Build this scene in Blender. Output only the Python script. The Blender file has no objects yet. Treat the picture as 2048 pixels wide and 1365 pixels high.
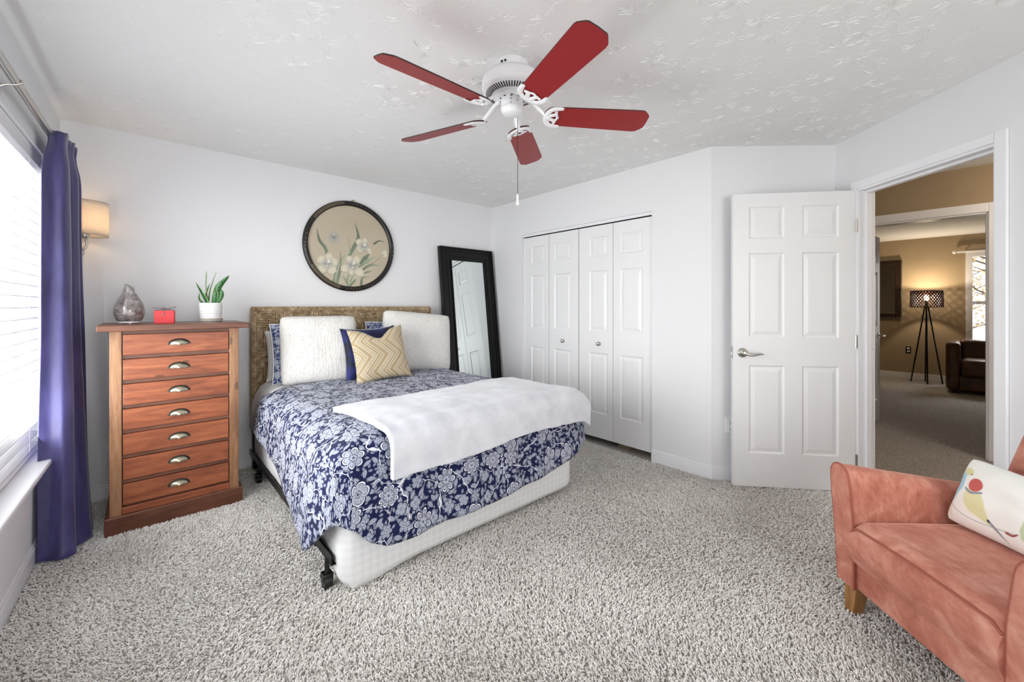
import bpy, bmesh, math, random
import numpy as np
from mathutils import Vector, Matrix, noise as mnoise

random.seed(7)
rng = np.random.default_rng(7)
sc = bpy.context.scene
COL = sc.collection
PI = math.pi

# ------------------------------------------------------------------ camera, sky, exposure
HGT, CEIL, YAW = 1.274, 2.44, 42.1
cam = bpy.data.cameras.new('camera')
cam.sensor_width = 36.0
cam.lens = 36.0 * 820.0 / 2048.0
cam.shift_y = -70.5 / 2048.0
cam.clip_start = 0.05
camo = bpy.data.objects.new('camera', cam)
COL.objects.link(camo)
camo.location = (0, 0, HGT)
camo.rotation_euler = (PI / 2, 0, -math.radians(YAW))
sc.camera = camo
sc.view_settings.view_transform = 'Standard'
sc.view_settings.look = 'None'
sc.view_settings.exposure = 0.38
sc.view_settings.gamma = 1.0
sc.view_settings.use_curve_mapping = False
try:
    sc.cycles.use_denoising = True
    sc.cycles.denoising_input_passes = 'RGB_ALBEDO_NORMAL'
    sc.cycles.max_bounces = 10
    sc.cycles.diffuse_bounces = 6
    sc.cycles.transparent_max_bounces = 12
    sc.cycles.sample_clamp_indirect = 6.0
    sc.cycles.caustics_reflective = False
    sc.cycles.caustics_refractive = False
except Exception:
    pass
world = bpy.data.worlds.new('sky')
sc.world = world
world.use_nodes = True
world.node_tree.nodes['Background'].inputs[0].default_value = (0.98, 0.99, 1.0, 1)
world.node_tree.nodes['Background'].inputs[1].default_value = 3.0


def light(name, kind, loc, energy, color, rot=(0, 0, 0), sx=0.1, sy=0.1, radius=0.05, parent=None):
    l = bpy.data.lights.new(name, kind)
    l.energy = energy
    l.color = color
    if kind == 'AREA':
        l.shape = 'RECTANGLE'
        l.size, l.size_y = sx, sy
    else:
        l.shadow_soft_size = radius
    o = bpy.data.objects.new(name, l)
    COL.objects.link(o)
    o.location = loc
    o.rotation_euler = rot
    if parent:
        o.parent = parent
    return o


# daylight entering: side window (left wall); added window behind the camera for fill
light('daylight_side_window', 'AREA', (-0.75, 2.3, 1.3), 86, (0.97, 1.0, 1.0), (0, -PI / 2 - 0.50, 0), 1.6, 2.1)
light('fill_front_window', 'AREA', (0.75, -2.35, 1.4), 60, (0.99, 1.0, 0.98), (PI / 2 + 0.2, 0, 0), 2.2, 1.6)
light('daylight_far_window', 'AREA', (11.1, -0.5, 3.0), 90, (0.98, 1.0, 1.0), (0, math.radians(55), 0), 1.2, 1.2)
light('hall_ceiling_lamp', 'POINT', (4.45, -0.9, 2.2), 19, (1.0, 0.84, 0.66), radius=0.12)

# ------------------------------------------------------------------ mesh builder


class MB:
    def __init__(self):
        self.v, self.f, self.m, self.uv, self.col = [], [], [], {}, None
        self.T = None
        self.mi = 0

    def add(self, verts, faces, uvs=None):
        o = len(self.v)
        for p in verts:
            self.v.append(self.T(p) if self.T else tuple(p))
        for k, f in enumerate(faces):
            if uvs is not None:
                self.uv[len(self.f)] = [uvs[i] for i in f]
            self.f.append(tuple(i + o for i in f))
            self.m.append(self.mi)
        return o

    def box(self, x0, x1, y0, y1, z0, z1):
        self.add([(x0, y0, z0), (x1, y0, z0), (x1, y1, z0), (x0, y1, z0), (x0, y0, z1), (x1, y0, z1), (x1, y1, z1), (x0, y1, z1)],
                 [(0, 3, 2, 1), (4, 5, 6, 7), (0, 1, 5, 4), (1, 2, 6, 5), (2, 3, 7, 6), (3, 0, 4, 7)])

    def taper(self, c0, s0, c1, s1):
        a = [(c0[0] + i * s0[0], c0[1] + j * s0[1], c0[2]) for i, j in ((-1, -1), (1, -1), (1, 1), (-1, 1))]
        b = [(c1[0] + i * s1[0], c1[1] + j * s1[1], c1[2]) for i, j in ((-1, -1), (1, -1), (1, 1), (-1, 1))]
        self.add(a + b, [(0, 3, 2, 1), (4, 5, 6, 7), (0, 1, 5, 4), (1, 2, 6, 5), (2, 3, 7, 6), (3, 0, 4, 7)])

    def lathe(self, prof, n=32, c=(0, 0), sx=1.0, sy=1.0, cap=True):
        vs, fs = [], []
        for r, z in prof:
            for k in range(n):
                a = 2 * PI * k / n
                vs.append((c[0] + r * sx * math.cos(a), c[1] + r * sy * math.sin(a), z))
        for i in range(len(prof) - 1):
            for k in range(n):
                k2 = (k + 1) % n
                fs.append((i * n + k, i * n + k2, (i + 1) * n + k2, (i + 1) * n + k))
        if cap:
            fs.append(tuple(range(n - 1, -1, -1)))
            fs.append(tuple((len(prof) - 1) * n + k for k in range(n)))
        self.add(vs, fs)

    def tube(self, pts, r, n=8, rs=None, flat=1.0, cap=True):
        pts = [Vector(p) for p in pts]
        vs, fs = [], []
        up = Vector((0, 0, 1))
        t0 = (pts[1] - pts[0]).normalized()
        if abs(t0.dot(up)) > 0.9:
            up = Vector((1, 0, 0))
        side = t0.cross(up).normalized()
        for i, p in enumerate(pts):
            if i == 0:
                t = pts[1] - pts[0]
            elif i == len(pts) - 1:
                t = pts[-1] - pts[-2]
            else:
                t = pts[i + 1] - pts[i - 1]
            t.normalize()
            side = (side - t * side.dot(t))
            side.normalize()
            nn = side.cross(t)
            rr = rs[i] if rs else r
            for k in range(n):
                a = 2 * PI * k / n
                vs.append(p + side * (rr * math.cos(a)) + nn * (rr * flat * math.sin(a)))
        for i in range(len(pts) - 1):
            for k in range(n):
                k2 = (k + 1) % n
                fs.append((i * n + k, i * n + k2, (i + 1) * n + k2, (i + 1) * n + k))
        if cap:
            fs.append(tuple(range(n - 1, -1, -1)))
            fs.append(tuple((len(pts) - 1) * n + k for k in range(n)))
        self.add(vs, fs)

    def prism(self, outline, z0, z1):
        n = len(outline)
        self.add([(x, y, z0) for x, y in outline] + [(x, y, z1) for x, y in outline],
                 [tuple(range(n - 1, -1, -1)), tuple(range(n, 2 * n))] + [(k, (k + 1) % n, n + (k + 1) % n, n + k) for k in range(n)])

    def grid(self, fn, nu, nv, uvfn=None, closed_u=False):
        vs, us, fs = [], [], []
        for j in range(nv + 1):
            for i in range(nu + 1):
                u, v = i / nu, j / nv
                vs.append(fn(u, v))
                us.append(uvfn(u, v) if uvfn else (u, v))
        for j in range(nv):
            for i in range(nu):
                a = j * (nu + 1) + i
                fs.append((a, a + 1, a + nu + 2, a + nu + 1))
        self.add(vs, fs, us)


def mk(name, mb, mat, parent=None, bevel=0.0, seg=2, sub=0, smooth=False, solid=0.0, weld=False, soff=0.0, angle=40):
    me = bpy.data.meshes.new(name)
    me.from_pydata([tuple(p) for p in mb.v], [], mb.f)
    mats = mat if isinstance(mat, (list, tuple)) else [mat]
    for m_ in mats:
        me.materials.append(m_)
    if len(mats) > 1:
        me.polygons.foreach_set('material_index', mb.m)
    if mb.uv:
        ul = me.uv_layers.new(name='UVMap')
        arr = np.zeros((len(me.loops), 2), np.float32)
        li = 0
        for fi, f in enumerate(mb.f):
            q = mb.uv.get(fi)
            for k in range(len(f)):
                if q:
                    arr[li] = q[k]
                li += 1
        ul.data.foreach_set('uv', arr.ravel())
    bm = bmesh.new()
    bm.from_mesh(me)
    if weld:
        bmesh.ops.remove_doubles(bm, verts=bm.verts, dist=1e-5)
    bmesh.ops.recalc_face_normals(bm, faces=bm.faces)
    bm.to_mesh(me)
    bm.free()
    o = bpy.data.objects.new(name, me)
    COL.objects.link(o)
    if parent:
        o.parent = parent
    if smooth:
        me.polygons.foreach_set('use_smooth', [True] * len(me.polygons))
        try:
            me.set_sharp_from_angle(angle=math.radians(angle))
        except Exception:
            pass
    if solid:
        md = o.modifiers.new('solid', 'SOLIDIFY')
        md.thickness = solid
        md.offset = soff
    if bevel:
        md = o.modifiers.new('bevel', 'BEVEL')
        md.width = bevel
        md.segments = seg
        md.limit_method = 'ANGLE'
        md.angle_limit = math.radians(35)
    if sub:
        md = o.modifiers.new('sub', 'SUBSURF')
        md.levels = md.render_levels = sub
    return o


def tag(o, label=None, cat=None, group=None, kind=None):
    if label:
        o['label'] = label
    if cat:
        o['category'] = cat
    if group:
        o['group'] = group
    if kind:
        o['kind'] = kind
    return o


def thing(name, label, cat, loc=(0, 0, 0), rz=0.0, group=None):
    o = bpy.data.objects.new(name, None)
    COL.objects.link(o)
    o.empty_display_size = 0.1
    o.location = loc
    o.rotation_euler = (0, 0, rz)
    return tag(o, label, cat, group)


def struct(name, mb, mat, label=None, cat=None, **kw):
    o = mk(name, mb, mat, **kw)
    return tag(o, label, cat, None, 'structure')


def dup(o, parent=None):
    c = o.copy()
    COL.objects.link(c)
    if parent:
        c.parent = parent
    for ch in list(o.children):
        dup(ch, c)
    return c


def frame2(o, a, n):
    """local (s along a, t along n, z) -> world"""
    a = Vector(a).normalized()
    n = Vector(n).normalized()
    return lambda p: (o[0] + a.x * p[0] + n.x * p[1], o[1] + a.y * p[0] + n.y * p[1], p[2])


def rect_wall(mb, s0, s1, t0, t1, z0, z1, holes):
    """boxes of a wall with rectangular holes (hs0, hs1, hz0, hz1), sorted by hs0"""
    s = s0
    for h in holes:
        if h[0] > s:
            mb.box(s, h[0], t0, t1, z0, z1)
        if h[2] > z0:
            mb.box(h[0], h[1], t0, t1, z0, h[2])
        if h[3] < z1:
            mb.box(h[0], h[1], t0, t1, h[3], z1)
        s = h[1]
    if s < s1:
        mb.box(s, s1, t0, t1, z0, z1)


def catmull(pts, n):
    pts = [Vector(p) for p in pts]
    P = [pts[0] * 2 - pts[1]] + pts + [pts[-1] * 2 - pts[-2]]
    out = []
    m_ = len(pts) - 1
    for k in range(n + 1):
        t = k / n * m_
        i = min(int(t), m_ - 1)
        t -= i
        a, b, c, d = P[i], P[i + 1], P[i + 2], P[i + 3]
        out.append(0.5 * ((2 * b) + (c - a) * t + (2 * a - 5 * b + 4 * c - d) * t * t + (3 * b - a - 3 * c + d) * t ** 3))
    return out


# ------------------------------------------------------------------ materials
def lin(r, g, b):
    def f(c):
        c /= 255.0
        return c / 12.92 if c <= 0.04045 else ((c + 0.055) / 1.055) ** 2.4
    return (f(r), f(g), f(b), 1.0)


class NT:
    def __init__(self, name):
        self.mat = bpy.data.materials.new(name)
        self.mat.use_nodes = True
        self.t = self.mat.node_tree
        self.b = self.t.nodes['Principled BSDF']
        self.out = self.t.nodes['Material Output']

    def n(self, ty, **kw):
        nd = self.t.nodes.new(ty)
        for k, v in kw.items():
            setattr(nd, k, v)
        return nd

    def put(self, sock, v):
        if isinstance(v, bpy.types.NodeSocket):
            self.t.links.new(v, sock)
        elif v is not None:
            sock.default_value = v

    def m(self, op, a, b=None, c=None, clamp=False):
        nd = self.n('ShaderNodeMath', operation=op, use_clamp=clamp)
        self.put(nd.inputs[0], a)
        self.put(nd.inputs[1], b)
        self.put(nd.inputs[2], c)
        return nd.outputs[0]

    def vm(self, op, a, b=None, scale=None):
        nd = self.n('ShaderNodeVectorMath', operation=op)
        self.put(nd.inputs[0], a)
        self.put(nd.inputs[1], b)
        if scale is not None:
            self.put(nd.inputs[3], scale)
        return nd.outputs['Value'] if op in ('LENGTH', 'DOT_PRODUCT', 'DISTANCE') else nd.outputs[0]

    def coord(self, which='Object', scale=(1, 1, 1), rot=(0, 0, 0)):
        tc = self.n('ShaderNodeTexCoord')
        mp = self.n('ShaderNodeMapping')
        mp.inputs['Scale'].default_value = scale
        mp.inputs['Rotation'].default_value = rot
        self.t.links.new(tc.outputs[which], mp.inputs[0])
        return mp.outputs[0]

    def noise(self, vec, scale, detail=3.0, rough=0.55, dist=0.0, out='Fac'):
        nd = self.n('ShaderNodeTexNoise')
        self.put(nd.inputs['Vector'], vec)
        nd.inputs['Scale'].default_value = scale
        nd.inputs['Detail'].default_value = detail
        nd.inputs['Roughness'].default_value = rough
        nd.inputs['Distortion'].default_value = dist
        return nd.outputs[out]

    def vor(self, vec, scale, feature='F1', dim='3D', rand=1.0):
        nd = self.n('ShaderNodeTexVoronoi', feature=feature, voronoi_dimensions=dim)
        self.put(nd.inputs['Vector'], vec)
        nd.inputs['Scale'].default_value = scale
        nd.inputs['Randomness'].default_value = rand
        return nd

    def ramp(self, fac, stops, interp='LINEAR'):
        nd = self.n('ShaderNodeValToRGB')
        cr = nd.color_ramp
        cr.interpolation = interp
        while len(cr.elements) < len(stops):
            cr.elements.new(0.5)
        for e, (p, c) in zip(cr.elements, stops):
            e.position = p
            e.color = c
        self.put(nd.inputs[0], fac)
        return nd.outputs[0]

    def mix(self, fac, a, b):
        nd = self.n('ShaderNodeMix', data_type='RGBA')
        self.put(nd.inputs[0], fac)
        self.put(nd.inputs[6], a)
        self.put(nd.inputs[7], b)
        return nd.outputs[2]

    def bump(self, h, strength=0.3, dist=0.01):
        nd = self.n('ShaderNodeBump')
        nd.inputs['Strength'].default_value = strength
        nd.inputs['Distance'].default_value = dist
        self.put(nd.inputs['Height'], h)
        self.t.links.new(nd.outputs[0], self.b.inputs['Normal'])

    def sep(self, v):
        nd = self.n('ShaderNodeSeparateXYZ')
        self.put(nd.inputs[0], v)
        return nd.outputs

    def comb(self, x, y, z=0.0):
        nd = self.n('ShaderNodeCombineXYZ')
        self.put(nd.inputs[0], x)
        self.put(nd.inputs[1], y)
        self.put(nd.inputs[2], z)
        return nd.outputs[0]

    def base(self, c, rough=0.5, metal=0.0, spec=None, sheen=0.0, coat=0.0):
        self.put(self.b.inputs['Base Color'], c)
        self.put(self.b.inputs['Roughness'], rough)
        self.b.inputs['Metallic'].default_value = metal
        if spec is not None:
            self.b.inputs['Specular IOR Level'].default_value = spec
        if sheen:
            self.b.inputs['Sheen Weight'].default_value = sheen
            self.b.inputs['Sheen Roughness'].default_value = 0.4
        if coat:
            self.b.inputs['Coat Weight'].default_value = coat
        return self.mat


def plain(name, rgb, rough=0.5, metal=0.0, spec=None, sheen=0.0, bscale=0, bstr=0.1, coat=0.0, var=0.0, vscale=3.0):
    t = NT(name)
    c = lin(*rgb)
    if var:
        v = t.noise(t.coord(), vscale, 4)
        dk = tuple(x * (1 - var) for x in c[:3]) + (1,)
        lt = tuple(min(1, x * (1 + var)) for x in c[:3]) + (1,)
        c = t.ramp(v, [(0.3, dk), (0.7, lt)])
    t.base(c, rough, metal, spec, sheen, coat)
    if bscale:
        t.bump(t.noise(t.coord(), bscale, 3), bstr, 0.005)
    return t.mat


def wood(name, c1, c2, c3, axis='X', rough=0.38, scale=1.0):
    t = NT(name)
    st = {'X': (0.9, 9, 9), 'Y': (9, 0.9, 9), 'Z': (9, 9, 0.9)}[axis]
    v = t.coord('Object', tuple(s * scale for s in st))
    n1 = t.noise(v, 2.2, 6, 0.6, 1.2)
    n2 = t.noise(v, 14, 3, 0.6, 0.4)
    f = t.m('ADD', t.m('MULTIPLY', n1, 0.72), t.m('MULTIPLY', n2, 0.28))
    col = t.ramp(f, [(0.30, lin(*c1)), (0.48, lin(*c2)), (0.66, lin(*c3))])
    kn = t.vor(t.coord('Object', {'X': (2.2, 3.5, 5), 'Y': (3.5, 2.2, 5), 'Z': (5, 3.5, 2.2)}[axis]), 1.7)
    kmask = t.m('LESS_THAN', kn.outputs['Distance'], 0.10)
    col = t.mix(t.m('MULTIPLY', kmask, 0.55), col, lin(*[x * 0.45 for x in c1]))
    t.base(col, rough)
    t.bump(f, 0.12, 0.004)
    return t.mat


M = {}
t = NT('wall_paint')
t.base(lin(229, 229, 231), 0.75)
t.bump(t.noise(t.coord(), 140, 2), 0.05, 0.002)
M['wall'] = t.mat
M['trim'] = plain('trim_paint', (236, 236, 239), 0.35)
M['door'] = plain('door_paint', (232, 232, 233), 0.38)
t = NT('ceiling_paint')
t.base(lin(236, 236, 235), 0.85)
t.bump(t.noise(t.coord(), 60, 4), 0.25, 0.004)
M['ceil'] = t.mat
M['tan'] = plain('tan_wall_paint', (166, 147, 118), 0.7, var=0.04)
M['white_metal'] = plain('white_enamel', (236, 236, 238), 0.28)
M['chrome'] = plain('brushed_nickel', (190, 188, 182), 0.28, 1.0)
M['darkhole'] = plain('dark_slot', (25, 25, 27), 0.7)
M['plastic'] = plain('white_plastic', (240, 240, 240), 0.35)
M['black_metal'] = plain('black_steel', (28, 27, 28), 0.42, 0.3)
M['black_plastic'] = plain('black_plastic', (12, 12, 13), 0.3)
M['mirror'] = plain('silvered_glass', (232, 238, 238), 0.0, 1.0)
M['sheet'] = None

# carpet base and pile
t = NT('carpet_base')
c0 = t.coord('Object')
f1 = t.noise(c0, 95, 3, 0.7, 1.5)
f2 = t.noise(c0, 1.3, 3, 0.5)
col = t.ramp(f1, [(0.36, lin(120, 114, 108)), (0.50, lin(196, 190, 184)), (0.64, lin(232, 228, 224))])  # dark stop paints crevice shade between tufts, along with fleck colour
col = t.mix(t.m('MULTIPLY', t.ramp(f2, [(0.35, (0, 0, 0, 1)), (0.65, (1, 1, 1, 1))]), 0.22), col, lin(160, 152, 145))
t.base(col, 0.95, 0, 0.1)
t.bump(f1, 0.9, 0.012)
M['carpet'] = t.mat
t = NT('carpet_yarn')
hi = t.n('ShaderNodeHairInfo')
oc = t.coord('Object')
patch = t.noise(oc, 1.5, 3, 0.55)
col = t.ramp(hi.outputs['Random'], [(0.0, lin(176, 170, 164)), (0.12, lin(222, 218, 213)), (1.0, lin(250, 248, 245))])
col = t.mix(t.m('MULTIPLY', t.ramp(patch, [(0.36, (1, 1, 1, 1)), (0.62, (0, 0, 0, 1))]), 0.28), col, lin(188, 180, 173))
t.base(col, 0.9, 0, 0.1)
M['yarn'] = t.mat

M['wood_drawer'] = wood('reddish_pine', (96, 46, 27), (136, 72, 42), (164, 96, 60), 'X')
M['wood_post'] = wood('worn_brown_pine', (98, 64, 42), (136, 96, 66), (162, 122, 88), 'Z')
M['wood_dark'] = wood('dark_stained_pine', (64, 34, 23), (94, 54, 37), (120, 74, 52), 'X')
M['wood_leg'] = wood('oak_leg', (120, 82, 46), (158, 112, 64), (180, 134, 82), 'Z')
M['pewter'] = plain('aged_pewter', (188, 182, 160), 0.33, 0.75, var=0.35, vscale=30)
M['pewter_dark'] = plain('tarnished_rim', (52, 50, 46), 0.4, 0.7)

# rope weave of headboard
t = NT('banana_rope')
v = t.coord('Object')
f = t.noise(v, 28, 4, 0.6, 0.8)
col = t.ramp(f, [(0.30, lin(122, 98, 70)), (0.5, lin(164, 140, 108)), (0.68, lin(196, 176, 146))])
t.base(col, 0.7)
t.bump(f, 0.2, 0.004)
M['rope'] = t.mat
M['rope_back'] = plain('rope_shadow_board', (54, 36, 24), 0.9)


# floral print, woven entirely from nodes: flowers, leaves, stems and dots in cloth coordinates (metres)
def floral(name, navy, pale, mid, k=1.0):
    t = NT(name)
    tc = t.n('ShaderNodeTexCoord')
    uv = tc.outputs['UV']
    warp = t.n('ShaderNodeTexNoise')
    t.put(warp.inputs['Vector'], uv)
    warp.inputs['Scale'].default_value = 7
    w = t.vm('SCALE', t.vm('SUBTRACT', warp.outputs['Color'], (0.5, 0.5, 0.5)), None, 0.14)
    uvw = t.vm('ADD', uv, w)

    def flower(scale, R, nb, seed, keep):
        vec = t.vm('ADD', uv, (seed, seed * 0.7, 0))
        vo = t.vor(vec, scale, 'F1', '2D', 0.75)
        loc = t.vm('SUBTRACT', vec, vo.outputs['Position'])
        rnd = t.sep(vo.outputs['Color'])
        lx = t.sep(loc)
        xyz = (t.m('MULTIPLY', lx[0], t.m('MULTIPLY_ADD', rnd[2], 0.45, 0.8)), t.m('MULTIPLY', lx[1], t.m('MULTIPLY_ADD', rnd[1], 0.45, 0.8)))
        loc = t.comb(xyz[0], xyz[1])
        ang = t.m('ADD', t.m('ARCTAN2', xyz[1], xyz[0]), t.m('MULTIPLY', rnd[0], 6.28))
        ln = t.vm('LENGTH', loc)
        npet = t.m('ADD', t.m('FLOOR', t.m('MULTIPLY', rnd[1], 4)), nb)
        pc = t.m('POWER', t.m('ABSOLUTE', t.m('COSINE', t.m('MULTIPLY', t.m('MULTIPLY', ang, npet), 0.5))), t.m('MULTIPLY_ADD', rnd[2], 0.9, 0.35))
        rad = t.m('MULTIPLY', t.m('MULTIPLY_ADD', rnd[2], 0.4 * R, 0.8 * R), t.m('MULTIPLY_ADD', pc, 0.42, 0.58))
        s = t.m('DIVIDE', ln, rad)
        on = t.m('LESS_THAN', rnd[0], keep)
        inside = t.m('MULTIPLY', t.m('LESS_THAN', s, 1.0), on)
        near = t.m('MULTIPLY', t.m('LESS_THAN', s, 1.16), on)
        edge = t.m('LESS_THAN', t.m('ABSOLUTE', t.m('SUBTRACT', s, 0.83)), 0.035)
        ring = t.m('LESS_THAN', t.m('ABSOLUTE', t.m('SUBTRACT', s, t.m('MULTIPLY_ADD', rnd[1], 0.35, 0.25))), 0.04)
        split = t.m('MULTIPLY', t.m('LESS_THAN', pc, 0.20), t.m('GREATER_THAN', s, 0.42))
        fine = t.m('MULTIPLY', t.m('GREATER_THAN', t.m('SINE', t.m('MULTIPLY', t.m('MULTIPLY', ang, npet), 3.0)), 0.55),
                   t.m('LESS_THAN', t.m('ABSOLUTE', t.m('SUBTRACT', s, 0.62)), 0.13))
        core = t.m('LESS_THAN', s, 0.13)
        dark = t.m('MAXIMUM', t.m('MAXIMUM', edge, ring), t.m('MAXIMUM', t.m('MAXIMUM', split, core), t.m('MULTIPLY', fine, 0.55)))
        val = t.m('MULTIPLY', inside, t.m('SUBTRACT', 1.0, t.m('MULTIPLY', dark, 0.85)))
        # cool grey petals with whiter rims
        return val, near, t.m('GREATER_THAN', s, 0.87)

    def leaf(scale, L, W, seed):
        vec = t.vm('ADD', uv, (seed, -seed, 0))
        vo = t.vor(vec, scale, 'F1', '2D', 0.85)
        loc = t.sep(t.vm('SUBTRACT', vec, vo.outputs['Position']))
        rnd = t.sep(vo.outputs['Color'])
        a = t.m('MULTIPLY', rnd[0], 6.28)
        ca, sa = t.m('COSINE', a), t.m('SINE', a)
        x = t.m('ADD', t.m('MULTIPLY', loc[0], ca), t.m('MULTIPLY', loc[1], sa))
        y = t.m('SUBTRACT', t.m('MULTIPLY', loc[1], ca), t.m('MULTIPLY', loc[0], sa))
        q = t.m('DIVIDE', x, L)
        wid = t.m('MULTIPLY', t.m('SUBTRACT', 1.0, t.m('MULTIPLY', q, q)), W)
        ay = t.m('ABSOLUTE', y)
        ins = t.m('LESS_THAN', ay, wid)
        rib = t.m('LESS_THAN', ay, 0.0011)
        rim = t.m('LESS_THAN', t.m('ABSOLUTE', t.m('SUBTRACT', t.m('DIVIDE', ay, t.m('MAXIMUM', wid, 0.0001)), 0.70)), 0.10)
        near = t.m('LESS_THAN', ay, t.m('MULTIPLY_ADD', wid, 1.15, 0.0016))
        return t.m('MULTIPLY', ins, t.m('SUBTRACT', 1.0, t.m('MULTIPLY', t.m('MAXIMUM', rib, rim), 0.8))), near

    fa, na, ra = flower(7.6 / k, 0.046 * k, 5.0, 3.1, 0.74)
    fb, nb_, rb = flower(13.5 / k, 0.025 * k, 4.0, 11.7, 0.45)
    la, lan = leaf(25.0 / k, 0.0198 * k, 0.0088 * k, 5.3)
    lb, _ = leaf(42.0 / k, 0.0108 * k, 0.0050 * k, 1.9)
    lb = t.m('MULTIPLY', lb, t.m('SUBTRACT', 1.0, lan))
    st = t.vor(uvw, 7.0 / k, 'DISTANCE_TO_EDGE', '2D', 1.0)
    stem = t.m('LESS_THAN', st.outputs['Distance'], 0.011)
    free_a = t.m('SUBTRACT', 1.0, na)
    free_b = t.m('MULTIPLY', free_a, t.m('SUBTRACT', 1.0, nb_))
    back = t.m('MULTIPLY', free_b, t.m('MAXIMUM', stem, t.m('MAXIMUM', la, t.m('MULTIPLY', lb, 0.9))))
    val = t.m('MAXIMUM', fa, t.m('MAXIMUM', t.m('MULTIPLY', free_a, fb), back))
    rim = t.m('MAXIMUM', t.m('MULTIPLY', fa, ra), t.m('MULTIPLY', stem, free_b))
    light_col = t.mix(rim, lin(*mid), lin(*pale))
    dye = t.noise(uv, 25, 3)
    navy_col = t.mix(t.m('MULTIPLY', dye, 0.6), lin(*navy), lin(navy[0] + 16, navy[1] + 20, navy[2] + 40))
    col = t.mix(val, navy_col, light_col)
    t.base(col, 0.8, 0, 0.2, 0.15)
    t.bump(t.noise(uv, 260, 2), 0.12, 0.002)
    return t.mat


M['floral'] = floral('navy_floral_cotton', (17, 22, 56), (230, 232, 240), (182, 188, 204), 1.14)
M['floral_small'] = floral('navy_floral_sham', (38, 50, 92), (226, 230, 238), (190, 198, 212), 0.62)

# white textiles
t = NT('plush_white')
v = t.coord()
f = t.noise(v, 9, 4, 0.6)
t.base(t.ramp(f, [(0.3, lin(208, 211, 219)), (0.7, lin(228, 230, 236))]), 0.9, 0, 0.2, 0.35)
t.bump(t.m('ADD', t.m('MULTIPLY', t.noise(v, 220, 2), 0.5), t.m('MULTIPLY', f, 0.8)), 0.35, 0.006)
M['plush'] = t.mat
t = NT('gingham_white')
v = t.coord()
xyz = t.sep(v)
a = t.m('GREATER_THAN', t.m('SINE', t.m('MULTIPLY', xyz[0], 170)), 0.0)
b = t.m('GREATER_THAN', t.m('SINE', t.m('MULTIPLY', t.m('ADD', xyz[2], t.m('MULTIPLY', xyz[1], 0.0)), 170)), 0.0)
t.base(t.mix(t.m('MULTIPLY', t.m('ADD', a, b), 0.28), lin(232, 232, 232), lin(217, 218, 222)), 0.85)
t.bump(t.noise(t.coord('Object', (1, 1, 0.25)), 26, 3), 0.25, 0.006)
M['gingham'] = t.mat
M['sheet'] = plain('white_sheet', (226, 226, 226), 0.85, bscale=14, bstr=0.2)
t = NT('cream_quilted')
v = t.coord('UV')
vo = t.vor(v, 46, 'F1', '2D', 0.9)
dots = t.m('LESS_THAN', vo.outputs['Distance'], t.m('MULTIPLY', t.sep(vo.outputs['Color'])[0], 0.21))
streak = t.noise(t.coord('UV', (38, 6, 1)), 1.6, 3, 0.6)
smask = t.m('MULTIPLY', t.m('GREATER_THAN', streak, 0.66), 0.22)
col = t.mix(t.m('MAXIMUM', t.m('MULTIPLY', dots, 0.42), smask), lin(224, 222, 218), lin(150, 149, 148))
t.base(col, 0.9, 0, 0.2, 0.2)
t.bump(t.m('SUBTRACT', t.m('ADD', streak, t.m('MULTIPLY', t.noise(v, 9, 3), 1.2)), t.m('MULTIPLY', dots, 0.7)), 0.5, 0.012)
M['cream'] = t.mat
t = NT('navy_velvet')
f = t.noise(t.coord(), 12, 3)
t.base(t.ramp(f, [(0.35, lin(12, 12, 34)), (0.7, lin(32, 40, 110))]), 0.6, 0, 0.3, 0.5)
M['navy'] = t.mat

# gold chevron cushion
t = NT('gold_chevron')
v = t.coord('UV')
xyz = t.sep(v)
tri = t.m('PINGPONG', t.m('ADD', xyz[1], 0.05), 0.125)
band = t.m('FRACT', t.m('MULTIPLY', t.m('ADD', xyz[0], t.m('MULTIPLY', tri, 0.95)), 7.6))
r = t.ramp(band, [(0.0, (0, 0, 0, 1)), (0.07, (1, 1, 1, 1)), (0.12, (0, 0, 0, 1)), (0.17, (0.5, 0.5, 0.5, 1)), (0.29, (0, 0, 0, 1)), (0.34, (1, 1, 1, 1)),
                  (0.39, (0, 0, 0, 1)), (0.55, (1, 1, 1, 1)), (0.59, (0, 0, 0, 1)), (0.68, (0.6, 0.6, 0.6, 1)), (0.84, (0, 0, 0, 1))], 'CONSTANT')
tick = t.m('GREATER_THAN', t.m('SINE', t.m('MULTIPLY', xyz[1], 560)), 0.2)
rr = t.sep(r)[0]
soft = t.m('LESS_THAN', t.m('ABSOLUTE', t.m('SUBTRACT', rr, 0.55)), 0.1)
fac = t.m('MAXIMUM', t.m('GREATER_THAN', rr, 0.9), t.m('MULTIPLY', soft, tick))
t.base(t.mix(fac, lin(172, 152, 116), lin(222, 215, 200)), 0.75, 0, 0.3, 0.2)
t.bump(fac, 0.4, 0.004)
M['gold'] = t.mat

# curtain
t = NT('purple_satin')
f = t.noise(t.coord('Object', (1, 1, 0.25)), 22, 3)
t.base(t.ramp(f, [(0.3, lin(46, 42, 86)), (0.7, lin(70, 65, 118))]), 0.48, 0, 0.45, 0.5)
t.bump(t.noise(t.coord('Object', (1, 1, 0.2)), 9, 3), 0.15, 0.01)
M['curtain'] = t.mat

# fan blade
M['blade'] = plain('red_lacquer', (148, 26, 28), 0.42, var=0.04)
M['blade_edge'] = plain('dark_blade_edge', (52, 20, 20), 0.5)

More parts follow.
